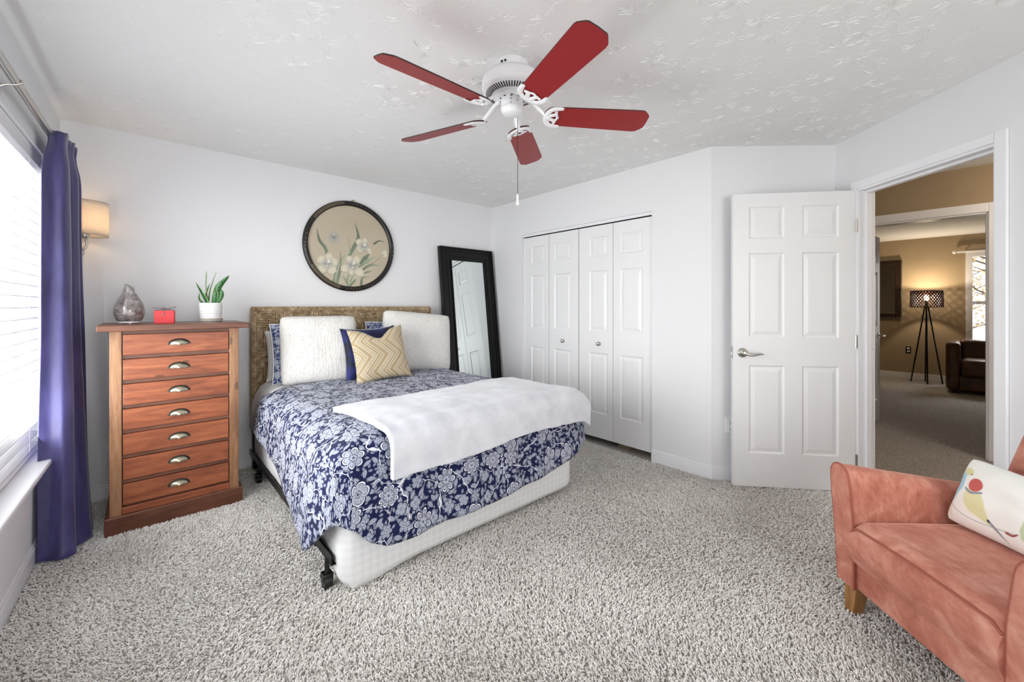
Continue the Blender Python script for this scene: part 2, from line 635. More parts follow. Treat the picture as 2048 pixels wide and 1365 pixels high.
# chair velvet
t = NT('rose_microsuede')
v = t.coord('Object')
f = t.noise(v, 7, 5, 0.6, 1.0)
g = t.noise(t.coord('Object', (1, 2.4, 1)), 18, 3, 0.6, 0.6)
ff = t.m('ADD', t.m('MULTIPLY', f, 0.65), t.m('MULTIPLY', g, 0.35))
suede_c = (t.ramp(ff, [(0.34, lin(160, 92, 74)), (0.5, lin(190, 122, 103)), (0.66, lin(214, 156, 137))]))
t.base(suede_c, 0.75, 0, 0.25, 0.7)
t.b.inputs['Sheen Tint'].default_value = lin(236, 190, 176)
t.bump(t.noise(v, 150, 2), 0.1, 0.003)
M['suede'] = t.mat
M['suede_pipe'] = plain('rose_piping', (160, 88, 70), 0.7)
t = NT('grey_knit')
v = t.coord('UV', (1, 60, 1))
f = t.noise(v, 6, 2)
t.base(t.ramp(f, [(0.35, lin(160, 162, 166)), (0.65, lin(214, 216, 220))]), 0.9)
t.bump(f, 0.3, 0.006)
M['grey_knit'] = t.mat

# leather
t = NT('brown_leather')
f = t.noise(t.coord(), 6, 4)
t.base(t.ramp(f, [(0.3, lin(58, 36, 20)), (0.7, lin(104, 70, 42))]), 0.34, 0, 0.5)
t.bump(t.noise(t.coord(), 90, 3), 0.15, 0.003)
M['leather'] = t.mat

# glass
t = NT('window_glass')
tr = t.n('ShaderNodeBsdfTransparent')
gl = t.n('ShaderNodeBsdfGlossy')
gl.inputs['Roughness'].default_value = 0.02
mx = t.n('ShaderNodeMixShader')
mx.inputs[0].default_value = 0.05
t.t.links.new(tr.outputs[0], mx.inputs[1])
t.t.links.new(gl.outputs[0], mx.inputs[2])
t.t.links.new(mx.outputs[0], t.out.inputs[0])
M['glass'] = t.mat

# blind slats: white, letting a little light through
t = NT('blind_slat')
t.base(lin(226, 226, 229), 0.45)
tl = t.n('ShaderNodeBsdfTranslucent')
tl.inputs[0].default_value = (0.9, 0.9, 0.92, 1)
mx = t.n('ShaderNodeMixShader')
mx.inputs[0].default_value = 0.12
t.t.links.new(t.b.outputs[0], mx.inputs[1])
t.t.links.new(tl.outputs[0], mx.inputs[2])
t.t.links.new(mx.outputs[0], t.out.inputs[0])
M['slat'] = t.mat


def shade_mat(name, rgb, trans, fac, woven=True):
    t = NT(name)
    v = t.coord('UV')
    xyz = t.sep(v)
    wv = t.m('MULTIPLY', t.m('SINE', t.m('MULTIPLY', t.m('ADD', xyz[0], xyz[1]), 260)), t.m('SINE', t.m('MULTIPLY', t.m('SUBTRACT', xyz[0], xyz[1]), 260)))
    c = t.ramp(t.m('MULTIPLY_ADD', wv, 0.5, 0.5), [(0.2, tuple(x * 0.82 for x in lin(*rgb)[:3]) + (1,)), (0.7, lin(*rgb))])
    t.base(c, 0.8)
    if woven:
        t.bump(wv, 0.4, 0.004)
    tl = t.n('ShaderNodeBsdfTranslucent')
    tl.inputs[0].default_value = lin(*trans)
    mx = t.n('ShaderNodeMixShader')
    mx.inputs[0].default_value = fac
    t.t.links.new(t.b.outputs[0], mx.inputs[1])
    t.t.links.new(tl.outputs[0], mx.inputs[2])
    t.t.links.new(mx.outputs[0], t.out.inputs[0])
    return t.mat


M['shade_cream'] = shade_mat('cream_woven_shade', (244, 240, 234), (250, 242, 230), 0.6)


def emit(name, rgb, strength):
    t = NT(name)
    t.base(lin(*rgb), 0.5)
    t.b.inputs['Emission Color'].default_value = lin(*rgb)
    t.b.inputs['Emission Strength'].default_value = strength
    return t.mat


M['bulb'] = emit('warm_bulb', (255, 214, 160), 12.0)

# vase, pot, plant
t = NT('crackled_glass')
v = t.coord()
e = t.vor(t.vm('ADD', v, t.vm('SCALE', t.n('ShaderNodeTexNoise').outputs['Color'], None, 0.03)), 58, 'DISTANCE_TO_EDGE')
f = t.noise(v, 26, 4, 0.65)
col = t.ramp(f, [(0.32, lin(88, 80, 80)), (0.52, lin(138, 130, 128)), (0.7, lin(188, 182, 180))])
col = t.mix(t.m('LESS_THAN', e.outputs['Distance'], 0.016), col, lin(92, 82, 80))
t.base(col, 0.12, 0, 0.6, 0, 0.4)
M['crackle'] = t.mat
M['red_paper'] = plain('red_gift_paper', (214, 52, 58), 0.5)
M['ribbon'] = plain('dark_ribbon', (96, 82, 84), 0.4)
M['ceramic'] = plain('white_ceramic', (238, 238, 238), 0.35)
M['stone_saucer'] = plain('stone_saucer', (176, 170, 160), 0.6)
M['soil'] = plain('potting_soil', (52, 40, 30), 0.95, bscale=80, bstr=0.8)
t = NT('snake_leaf')
v = t.coord('UV')
xyz = t.sep(v)
cx_ = t.m('ABSOLUTE', t.m('SUBTRACT', xyz[0], 0.5))
cross = t.noise(t.coord('UV', (2.0, 26, 1)), 1.0, 3, 0.6, 0.6)
col = t.ramp(cross, [(0.36, lin(18, 58, 28)), (0.52, lin(42, 106, 50)), (0.68, lin(104, 150, 96))])
col = t.mix(t.m('GREATER_THAN', cx_, 0.43), col, lin(150, 178, 100))
t.base(col, 0.32, 0, 0.5)
M['leaf'] = t.mat

M['art_frame'] = plain('black_lacquer_frame', (24, 19, 17), 0.3, var=0.3, vscale=20)
M['pearl'] = plain('pearl_inlay', (176, 160, 130), 0.3)
M['mirror_frame'] = plain('ebony_lacquer', (5, 5, 6), 0.3, 0, 0.3)
t = NT('painted_silk')
at = t.n('ShaderNodeAttribute', attribute_name='paint')
t.base(at.outputs['Color'], 0.55)
M['paint'] = t.mat
t = NT('printed_canvas')
at = t.n('ShaderNodeAttribute', attribute_name='paint')
t.base(at.outputs['Color'], 0.85, 0, 0.2, 0.1)
t.bump(t.noise(t.coord(), 300, 2), 0.1, 0.002)
M['print'] = t.mat
M['house'] = plain('pale_siding', (170, 172, 176), 0.7)
M['bark'] = plain('grey_bark', (96, 84, 72), 0.9)
M['fall_leaf'] = plain('autumn_leaf', (186, 160, 120), 0.8, var=0.4, vscale=2)
M['grass'] = plain('dry_lawn', (120, 122, 96), 0.95, var=0.2)
M['paper'] = M['plastic']

# ------------------------------------------------------------------ room shell
mb = MB()
mb.box(-0.9, 10.2, -2.4, 4.0, -0.12, 0.0)
struct('floor', mb, M['carpet'], 'beige carpeted floor running from bedroom through hall')

# ceiling with stomped brush texture, every ridge modelled
mb = MB()
mb.box(-0.9, 10.2, -2.4, 4.0, CEIL, CEIL + 0.12)


def ridge(mb, x, y, ang, L, w, h, bend):
    n = 4
    vs, fs = [], []
    for i in range(n + 1):
        q = i / n
        a = ang + bend * q
        px, py = x + math.cos(ang + bend * q * 0.5) * L * q, y + math.sin(ang + bend * q * 0.5) * L * q
        ww = w * (0.35 + 0.65 * math.sin(PI * min(1, q * 0.8 + 0.2)))
        hh = h * math.sin(PI * (0.12 + 0.76 * q))
        nx, ny = -math.sin(a), math.cos(a)
        z = CEIL + 0.0006
        vs += [(px + nx * ww, py + ny * ww, z), (px + nx * ww * 0.25, py + ny * ww * 0.25, z - hh), (px - nx * ww * 0.4, py - ny * ww * 0.4, z - hh * 0.8), (px - nx * ww, py - ny * ww, z)]
    for i in range(n):
        for k in range(3):
            a = i * 4 + k
            fs.append((a, a + 1, a + 5, a + 4))
    mb.add(vs, fs)


def in_room(x, y):
    if y > 1.25:
        return -0.36 < x < 3.08
    if y > 0.64:
        return -0.38 < x < 3.09 + (1.25 - y)
    return -0.4 < x and x * 0.742 - y * 0.6704 < 2.33


mb2 = MB()
pts = []
tries = 0
while len(pts) < 620 and tries < 40000:
    tries += 1
    x, y = random.uniform(-0.4, 3.7), random.uniform(-0.6, 3.78)
    if not in_room(x, y) or any((x - a) ** 2 + (y - b) ** 2 < 0.105 ** 2 for a, b in pts):
        continue
    pts.append((x, y))
for x, y in pts:
    a0 = random.uniform(0, 6.28)
    span = random.uniform(2.6, 6.2)
    k = random.randint(18, 34)
    rmax = random.uniform(0.045, 0.085)
    hgt = random.uniform(0.5, 1.0)
    for i in range(k):
        a = a0 + span * (i + random.uniform(-0.4, 0.4)) / k
        r0 = random.uniform(0.006, rmax * 0.7)
        L = random.uniform(0.014, 0.042)
        ridge(mb, x + math.cos(a) * r0, y + math.sin(a) * r0, a + random.uniform(-0.35, 0.35), L, random.uniform(0.0008, 0.0016), 0.0036 * hgt * (1.0 if y < 2.2 else 0.55) * random.uniform(0.5, 1.2), random.uniform(-0.9, 0.9))
struct('ceiling', mb, M['ceil'], 'white stomp-textured ceiling')

# left wall (window wall)
LW_O, LW_A, LW_N = (-0.377, 3.786), (-0.03, -1.0), (-1.0, 0.03)
LW = frame2(LW_O, LW_A, LW_N)
WS0, WS1, WZ0, WZ1 = 0.42, 2.62, 0.47, 2.085
mb = MB()
mb.T = LW
rect_wall(mb, -0.15, 6.2, 0.0, 0.2, 0, CEIL, [(WS0, WS1, WZ0, WZ1)])
struct('wall_left', mb, M['wall'])
mb = MB()
mb.T = LW
mb.box(-0.0, 6.0, -0.012, 0.002, 0.0, 0.085)
mb.box(-0.0, 6.0, -0.008, 0.002, 0.085, 0.10)
struct('baseboard_left', mb, M['trim'], bevel=0.004)
mb = MB()
mb.T = LW
mb.box(WS0 - 0.06, WS1 + 0.06, -0.062, 0.10, 0.478, 0.502)
mb.box(WS0 - 0.05, WS1 + 0.05, -0.018, 0.002, 0.42, 0.478)
struct('trim_1', mb, M['trim'], 'white window sill under the left window', bevel=0.006)

# window: frame, sashes and glass
win = thing('window_1', 'bedroom window behind white blinds', 'window')
win['kind'] = 'structure'
mb = MB()
mb.T = LW
wf = 0.05
mb.box(WS0, WS0 + wf, 0.11, 0.19, WZ0 + 0.09, WZ1 - wf)
mb.box(WS1 - wf, WS1, 0.11, 0.19, WZ0 + 0.09, WZ1 - wf)
mid = (WS0 + WS1) / 2
mb.box(mid - 0.05, mid + 0.05, 0.11, 0.19, WZ0 + 0.09, WZ1 - wf)
mb.box(WS0, WS1, 0.11, 0.19, WZ0 + 0.03, WZ0 + 0.09)
mb.box(WS0, WS1, 0.11, 0.19, WZ1 - wf, WZ1)
mb.box(WS0 + wf, mid - 0.05, 0.12, 0.18, 1.24, 1.29)
mb.box(mid + 0.05, WS1 - wf, 0.12, 0.18, 1.24, 1.29)
mk('window_frame', mb, M['trim'], win, bevel=0.004)
mb = MB()
mb.T = LW
mb.box(WS0 + wf, mid - 0.05, 0.145, 0.150, WZ0 + 0.09, WZ1 - wf)
mb.box(mid + 0.05, WS1 - wf, 0.145, 0.150, WZ0 + 0.09, WZ1 - wf)
mk('window_pane', mb, M['glass'], win)

# blinds
blind = thing('window_blind', 'white horizontal slat blind hanging in the left window', 'blind', (0, 0, 0))
mb = MB()
mb.T = LW
mb.box(WS0 + 0.01, WS1 - 0.01, 0.012, 0.085, WZ1 - 0.075, WZ1 - 0.003)
mk('head_rail', mb, M['trim'], blind, bevel=0.004)
mb = MB()
mb.T = LW
nsl = 27
for i in range(nsl):
    z = 0.545 + i * (1.99 - 0.545) / (nsl - 1)
    n = 4
    vs, fs = [], []
    for s in (WS0 + 0.015, WS1 - 0.015):
        for k in range(n + 1):
            q = k / n
            tt = 0.02 + 0.058 * q
            zz = z + 0.010 * (q - 0.5) + 0.004 * math.sin(PI * q)
            vs += [(s, tt, zz), (s, tt, zz + 0.0028)]
    w = 2 * (n + 1)
    for k in range(n):
        fs += [(2 * k, 2 * k + 2, w + 2 * k + 2, w + 2 * k), (2 * k + 1, w + 2 * k + 1, w + 2 * k + 3, 2 * k + 3)]
    fs += [(0, w, w + 1, 1), (2 * n, 2 * n + 1, w + 2 * n + 1, w + 2 * n)]
    mb.add(vs, fs)
mk('slats', mb, M['slat'], blind)
mb = MB()
mb.T = LW
mb.box(WS0 + 0.015, WS1 - 0.015, 0.022, 0.078, 0.506, 0.53)
mk('bottom_rail', mb, M['trim'], blind, bevel=0.004)
for s in (WS0 + 0.22, WS0 + 0.75, WS0 + 1.30, WS0 + 1.9):
    mb = MB()
    mb.T = LW
    for tt in (0.02, 0.079):
        mb.tube([(s, tt, 0.53), (s, tt, 2.02)], 0.0014, 5)
    mk('ladder_cord', mb, M['plastic'], blind)
mb = MB()
mb.T = LW
mb.lathe([(0.006, 1.965), (0.010, 1.96), (0.016, 1.935), (0.018, 1.90), (0.014, 1.898)], 14, (WS0 + 0.04, 0.004))
mb.tube([(WS0 + 0.04, 0.004, 1.96), (WS0 + 0.04, 0.01, 2.03)], 0.0015, 6)
mk('cord_tassel', mb, M['plastic'], blind, smooth=True)

# curtain rod and curtain
rod = thing('curtain_rod', 'brushed silver curtain rod along the top of the left window', 'curtain rod')
mb = MB()
mb.T = LW
mb.tube([(0.50, -0.045, 2.163), (4.2, -0.045, 2.163)], 0.0155, 16)
mk('rod', mb, M['chrome'], rod, smooth=True)
mb = MB()
mb.T = LW
mb.tube([(0.485, -0.045, 2.163), (0.503, -0.045, 2.163)], 0.019, 16)
mk('end_cap', mb, M['chrome'], rod, smooth=True, bevel=0.003)
for s in (1.27, 2.9):
    mb = MB()
    mb.T = LW
    mb.box(s - 0.02, s + 0.02, -0.004, 0.0, 2.10, 2.16)
    mb.tube([(s, 0, 2.125), (s, -0.02, 2.14), (s, -0.045, 2.147), (s, -0.062, 2.158), (s, -0.062, 2.17)], 0.004, 8)
    mk('bracket', mb, M['chrome'], rod, smooth=True)

top = [(-0.372, 3.13), (-0.345, 3.17), (-0.300, 3.185), (-0.285, 3.235), (-0.315, 3.285), (-0.285, 3.33), (-0.268, 3.37), (-0.31, 3.41), (-0.265, 3.45), (-0.30, 3.50), (-0.345, 3.52)]
bot = [(-0.382, 3.04), (-0.345, 3.025), (-0.29, 3.00), (-0.245, 3.03), (-0.262, 3.10), (-0.225, 3.14), (-0.195, 3.20), (-0.245, 3.25), (-0.20, 3.29), (-0.25, 3.36), (-0.335, 3.42)]
tp, bp = catmull([(a, b, 0) for a, b in top], 110), catmull([(a, b, 0) for a, b in bot], 110)


def cur(u, v):
    i = int(round(u * 110))
    z = 0.012 + 2.175 * v
    w = v ** 0.55
    p = bp[i].lerp(tp[i], w)
    wob = 0.008 * mnoise.noise(Vector((u * 9, v * 3.1, 1.7))) * (1 - abs(2 * v - 1) ** 6)
    pinch = 0.012 * math.exp(-((v - 0.97) / 0.04) ** 2)
    q = Vector((p.x + wob + (-0.315 - p.x) * min(1, pinch * 30), p.y + wob * 0.6, z + (0.02 * mnoise.noise(Vector((u * 14, 0, 3))) if v > 0.98 else 0.0)))
    if v < 0.03:
        q.z = 0.012 + 2.175 * v + 0.012 * (0.5 + 0.5 * mnoise.noise(Vector((u * 11, 5, 0))))
    return q


mb = MB()
mb.grid(cur, 110, 70)
curt = mk('curtain', mb, M['curtain'], None, smooth=True, solid=0.003, angle=80)
tag(curt, 'purple satin curtain panel bunched at the end of the left window', 'curtain')

# back wall, closet wall, diagonal walls
mb = MB()
mb.box(-0.6, 4.4, 3.786, 3.93, 0, CEIL)
struct('wall_back', mb, M['wall'])
mb = MB()
mb.box(-0.38, 3.097, 3.774, 3.788, 0, 0.085)
mb.box(-0.38, 3.097, 3.778, 3.788, 0.085, 0.10)
struct('baseboard_back', mb, M['trim'], bevel=0.004)
XC = 3.097
CY0, CY1, CZ = 1.722, 3.268, 2.05
mb = MB()
mb.T = frame2((XC, 3.80), (0, -1), (1, 0))
rect_wall(mb, -0.1, 3.80 - 1.2485, 0, 0.12, 0, CEIL, [(3.80 - CY1, 3.80 - CY0, 0, CZ)])
struct('wall_right', mb, M['wall'])
mb = MB()  # closet interior
mb.box(XC + 0.68, XC + 0.72, 1.3, 3.8, 0, CEIL)
struct('wall_closet', mb, M['wall'])
mb = MB()
mb.box(XC - 0.012, XC + 0.002, 1.2485 - 0.008, CY0, 0, 0.085)
mb.box(XC - 0.008, XC + 0.002, 1.2485 - 0.006, CY0, 0.085, 0.10)
struct('baseboard_right', mb, M['trim'], bevel=0.004)
mb = MB()
mb.box(XC + 0.02, XC + 0.065, CY0, CY1, CZ - 0.026, CZ)
mb.mi = 1
mb.box(XC + 0.026, XC + 0.059, CY0 + 0.004, CY1 - 0.004, CZ - 0.030, CZ - 0.022)
struct('trim_2', mb, [M['trim'], M['darkhole']], 'closet door track')

DC = (3.734, 0.635)
dv = Vector((DC[0] - XC, DC[1] - 1.2485))
dlen = dv.length
dn = Vector((-dv.y, dv.x)).normalized()
if dn.dot(Vector((1, 1))) < 0:
    dn = -dn
DG = frame2((XC, 1.2485), dv, dn)
mb = MB()
mb.T = DG
mb.box(0, dlen + 0.1, 0, 0.12, 0, CEIL)
struct('wall_diagonal', mb, M['wall'])
mb = MB()
mb.T = DG
mb.box(-0.004, dlen, -0.012, 0.002, 0, 0.085)
mb.box(-0.004, dlen, -0.008, 0.002, 0.085, 0.10)
struct('baseboard_diagonal', mb, M['trim'], bevel=0.004)

FW = Vector((0.6704, 0.742))   # camera forward
RT = Vector((0.742, -0.6704))  # camera right
DW = frame2(DC, -FW, RT)
S0, S1, DZ = 0.195, 0.985, 2.058
mb = MB()
mb.T = DW
rect_wall(mb, 0.0, 3.9, 0.0, 0.11, 0, CEIL, [(S0, S1, 0, DZ)])
struct('wall_entry', mb, M['wall'])
# casing and jamb
mb = MB()
mb.T = DW
cw = 0.058
mb.box(S0 - cw + 0.012, S0 - 0.004, -0.014, 0.0, 0, DZ + cw)
mb.box(S1 + 0.004, S1 + cw, -0.014, 0.0, 0, DZ + cw)
mb.box(S0 - 0.004, S1 + 0.004, -0.014, 0.0, DZ + 0.006, DZ + cw)
struct('trim_3', mb, M['trim'], 'white casing around the bedroom doorway', bevel=0.005)
mb = MB()
mb.T = DW
mb.box(S0 - 0.012, S0 + 0.006, -0.002, 0.112, 0, DZ)
mb.box(S1 - 0.006, S1 + 0.012, -0.002, 0.112, 0, DZ)
mb.box(S0, S1, -0.002, 0.112, DZ - 0.008, DZ + 0.012)
mb.box(S0 + 0.006, S0 + 0.018, 0.045, 0.08, 0, DZ - 0.008)
mb.box(S1 - 0.018, S1 - 0.006, 0.045, 0.08, 0, DZ - 0.008)
mb.box(S0 + 0.006, S1 - 0.006, 0.045, 0.08, DZ - 0.022, DZ - 0.008)
mb.mi = 1
mb.box(S1 - 0.0075, S1 - 0.005, 0.012, 0.034, 0.93, 0.99)
struct('trim_4', mb, [M['trim'], M['chrome']], 'door jamb of the bedroom doorway', bevel=0.002)
mb = MB()
mb.T = DW
mb.box(S1 + cw, 3.7, -0.012, 0.002, 0, 0.085)
mb.box(S1 + cw, 3.7, -0.008, 0.002, 0.085, 0.1)
struct('baseboard_entry', mb, M['trim'], bevel=0.004)

# front wall behind the camera, with a wide window added for fill light
mb = MB()
mb.T = frame2((-0.9, -1.9), (1, 0), (0, -1))
rect_wall(mb, 0, 3.6, 0, 0.15, 0, CEIL, [(0.6, 2.8, 0.6, 2.1)])
struct('wall_front', mb, M['wall'])
win = thing('fill_window_2', 'wide window added behind the viewer to let in fill light', 'window')
win['kind'] = 'structure'
mb = MB()
for x0, x1 in ((-0.3, -0.25), (0.77, 0.83), (1.85, 1.9)):
    mb.box(x0, x1, -2.0, -1.94, 0.6, 2.1)
mb.box(-0.3, 1.9, -2.0, -1.94, 0.6, 0.66)
mb.box(-0.3, 1.9, -2.0, -1.94, 2.04, 2.1)
mk('window_frame', mb, M['trim'], win, bevel=0.004)
mb = MB()
mb.box(-0.25, 0.77, -1.974, -1.969, 0.66, 2.04)
mb.box(0.83, 1.85, -1.974, -1.969, 0.66, 2.04)
mk('window_pane', mb, M['glass'], win)

# ------------------------------------------------------------------ panelled doors


def panel_leaf(mb, w, h, th, panels, z0=0.0):
    xs = sorted({0.0, w} | {p[0] for p in panels} | {p[1] for p in panels})
    zs = sorted({z0, z0 + h} | {p[2] for p in panels} | {p[3] for p in panels})
    for side in (0, 1):
        y = 0.0 if side == 0 else th
        sg = 1 if side == 0 else -1
        for i in range(len(xs) - 1):
            for j in range(len(zs) - 1):
                cx, cz = (xs[i] + xs[i + 1]) / 2, (zs[j] + zs[j + 1]) / 2
                if any(p[0] < cx < p[1] and p[2] < cz < p[3] for p in panels):
                    continue
                mb.add([(xs[i], y, zs[j]), (xs[i + 1], y, zs[j]), (xs[i + 1], y, zs[j + 1]), (xs[i], y, zs[j + 1])], [(0, 1, 2, 3)])
        for p in panels:
            prev = None
            offs = ((0, 0), (0.006, 0.007), (0.012, 0.0095), (0.040, 0.003))
            vs, fs = [], []
            for o, d in offs:
                vs += [(p[0] + o, y + sg * d, p[2] + o), (p[1] - o, y + sg * d, p[2] + o), (p[1] - o, y + sg * d, p[3] - o), (p[0] + o, y + sg * d, p[3] - o)]
            for a in range(len(offs) - 1):
                for k in range(4):
                    fs.append((a * 4 + k, a * 4 + (k + 1) % 4, a * 4 + 4 + (k + 1) % 4, a * 4 + 4 + k))
            fs.append(tuple(len(offs) * 4 - 4 + k for k in range(4)))
            mb.add(vs, fs)
    for a, b in (((0, z0), (w, z0)), ((w, z0), (w, z0 + h)), ((w, z0 + h), (0, z0 + h)), ((0, z0 + h), (0, z0))):
        mb.add([(a[0], 0, a[1]), (b[0], 0, b[1]), (b[0], th, b[1]), (a[0], th, a[1])], [(0, 1, 2, 3)])


# closet bifold doors: two pairs
lw_ = (CY1 - CY0 - 0.018) / 4
rows = [(0.285, 0.838), (1.04, 1.597), (1.73, 1.907)]
marg = [(0.125, 0.058), (0.07, 0.095), (0.122, 0.058), (0.07, 0.095)]
for pair in range(2):
    d = thing('door_%d' % (pair + 1), ['bifold closet door pair nearer the standing mirror', 'bifold closet door pair nearer the bedroom door'][pair], 'closet door')
    d['kind'] = 'structure'
    for k in range(2):
        i = pair * 2 + k
        y0 = CY1 - 0.004 - i * (lw_ + 0.003) - (0.003 if i > 1 else 0)
        mb = MB()
        mb.T = frame2((XC + 0.022, y0), (0, -1), (1, 0))
        panel_leaf(mb, lw_ - 0.002, 1.952, 0.03, [(marg[i][0], lw_ - marg[i][1], a, b) for a, b in rows], 0.06)
        lf = mk('door_leaf', mb, M['door'], d, weld=True, bevel=0.0015, seg=1)
        if i in (1, 2):
            mb = MB()
            prof = [(0.0, 0), (0.009, 0.001), (0.008, 0.010), (0.016, 0.016), (0.018, 0.022), (0.012, 0.028), (0.0, 0.030)]
            yk = 2.690 if i == 1 else 2.258
            mb.T = lambda p, yk=yk: (XC + 0.022 - p[2], yk + p[0], 0.925 + p[1])
            mb.lathe(prof, 18, cap=False)
            mk('knob', mb, M['chrome'], lf, smooth=True)

# entry door, open against the diagonal wall
FE, HG = Vector((3.083, 1.096)), Vector((3.592, 0.502))
ax = (HG - FE)
DWID = ax.length
ax.normalize()
an = Vector((-ax.y, ax.x))
if an.dot(Vector((1, 1))) < 0:
    an = -an
ED = frame2((FE.x, FE.y), ax, an)
door = thing('door_3', 'white six-panel bedroom door standing open against the wall', 'door')
door['kind'] = 'structure'
mb = MB()
mb.T = ED
pc = [(0.105, 0.335), (0.449, 0.680)]
panel_leaf(mb, DWID, 2.045, 0.035, [(a, b, c, d) for a, b in pc for c, d in ((0.245, 0.857), (1.055, 1.642), (1.744, 1.965))], 0.012)
mk('door_leaf', mb, M['door'], door, weld=True, bevel=0.0015, seg=1)
mb = MB()
mb.T = lambda p: ED((0.062 + p[0], -p[2], 0.945 + p[1]))
mb.lathe([(0.033, 0.0), (0.033, 0.004), (0.028, 0.010), (0.012, 0.014), (0.011, 0.045), (0.013, 0.05), (0.0, 0.052)], 28)
mb.T = ED
mb.tube([(0.062, -0.046, 0.945), (0.085, -0.050, 0.937), (0.11, -0.052, 0.932), (0.135, -0.050, 0.937), (0.158, -0.047, 0.942), (0.178, -0.046, 0.940)], 0.008, 10, [0.011, 0.010, 0.0085, 0.0075, 0.0065, 0.004])
mk('door_handle', mb, M['chrome'], door, smooth=True)
mb = MB()
mb.T = ED
mb.box(-0.0015, 0.001, 0.006, 0.029, 0.905, 0.985)
mb.box(-0.010, 0.001, 0.011, 0.024, 0.930, 0.948)
mk('latch_plate', mb, M['chrome'], door)
for z in (0.22, 1.03, 1.82):
    mb = MB()
    mb.T = ED
    mb.tube([(DWID + 0.004, 0.001, z - 0.045), (DWID + 0.004, 0.001, z + 0.045)], 0.0065, 10)
    mb.box(DWID - 0.001, DWID + 0.002, 0.0, 0.03, z - 0.045, z + 0.045)
    mk('hinge', mb, M['chrome'], door, smooth=True)


def outlet(name, T, label, plate, group=None):
    o = thing(name, label, 'outlet')
    mb = MB()
    mb.T = T
    mb.box(-0.035, 0.035, -0.006, 0.001, -0.057, 0.057)
    mk('cover_plate', mb, plate, o, bevel=0.003)
    for zz in (0.026, -0.026):
        mb = MB()
        mb.T = T
        mb.box(-0.018, 0.018, -0.008, -0.005, zz - 0.014, zz + 0.014)
        so = mk('socket', mb, M['plastic'], o, bevel=0.002)
        mb = MB()
        mb.T = T
        mb.box(-0.008, -0.0055, -0.0086, -0.0078, zz - 0.002, zz + 0.008)
        mb.box(0.0055, 0.008, -0.0086, -0.0078, zz - 0.002, zz + 0.008)
        mb.tube([(0, -0.0086, zz - 0.008), (0, -0.0078, zz - 0.008)], 0.003, 8)
        mk('slots', mb, M['darkhole'], so)
    return o


outlet('wall_outlet', lambda p: DG((0.135 + p[0], p[1], 0.40 + p[2])), 'white duplex wall outlet beside the open bedroom door', M['plastic'])

# ------------------------------------------------------------------ hall and far room
X2 = 5.18
FARX = 10.0
mb = MB()
mb.T = frame2((X2, 2.2), (0, -1), (1, 0))
rect_wall(mb, 0, 4.4, 0, 0.12, 0, CEIL, [(2.2 - 0.715, 2.2 + 0.125, 0, 2.05)])
struct('wall_hall', mb, M['tan'])
mb = MB()
mb.T = frame2((X2, 2.2), (0, -1), (1, 0))
a, b = 2.2 - 0.715, 2.2 + 0.125
mb.box(a - 0.07, a, -0.015, 0.0, 0, 2.125)
mb.box(b, b + 0.07, -0.015, 0.0, 0, 2.125)
mb.box(a, b, -0.015, 0.0, 2.05, 2.125)
mb.box(a - 0.012, a + 0.014, -0.002, 0.122, 0, 2.05)
mb.box(b - 0.014, b + 0.012, -0.002, 0.122, 0, 2.05)
mb.box(a, b, -0.002, 0.122, 2.036, 2.06)
struct('trim_5', mb, M['trim'], 'white casing of the doorway across the hall', bevel=0.004)
mb = MB()
mb.box(3.2, 5.2, 2.0, 2.1, 0, CEIL)
mb.box(2.2, 5.2, -2.3, -2.2, 0, CEIL)
struct('wall_hall_ends', mb, M['tan'])
mb = MB()
mb.box(FARX, FARX + 0.15, 0.0 - 0.03, 2.0, 0, CEIL)
mb.box(FARX, FARX + 0.15, -2.4, -1.03, 0, CEIL)
mb.box(FARX, FARX + 0.15, -1.03, -0.03, 0, 0.62)
mb.box(FARX, FARX + 0.15, -1.03, -0.03, 2.12, CEIL)
struct('wall_far', mb, M['tan'])
mb = MB()
mb.box(X2 + 0.1, FARX + 0.1, 1.9, 2.0, 0, CEIL)
mb.box(X2 + 0.1, FARX + 0.1, -2.4, -2.3, 0, CEIL)
struct('wall_far_sides', mb, M['tan'])
mb = MB()
mb.box(FARX - 0.014, FARX + 0.002, -2.3, 1.9, 0, 0.10)
struct('baseboard_far', mb, M['trim'], bevel=0.004)
# far door, open into the far room
fd = thing('door_4', 'white panelled door open inside the doorway across the hall', 'door')
fd['kind'] = 'structure'
fa = Vector((0.80, -0.050)).normalized()
FD = frame2((X2 + 0.135, 0.695), fa, (-fa.y, fa.x))
mb = MB()
mb.T = FD
panel_leaf(mb, 0.81, 2.02, 0.035, [(a, b, c, d) for a, b in ((0.11, 0.35), (0.46, 0.70)) for c, d in ((0.245, 0.857), (1.055, 1.642), (1.744, 1.965))], 0.012)
mk('door_leaf', mb, M['door'], fd, weld=True)
mb = MB()
mb.T = FD
mb.tube([(0.75, 0.0, 0.945), (0.75, -0.045, 0.945)], 0.012, 10)
mb.tube([(0.75, 0.0, 0.945), (0.75, -0.006, 0.945)], 0.032, 16)
mb.tube([(0.76, -0.048, 0.945), (0.70, -0.052, 0.940), (0.65, -0.05, 0.945)], 0.009, 8)
mk('door_handle', mb, M['chrome'], fd, smooth=True)
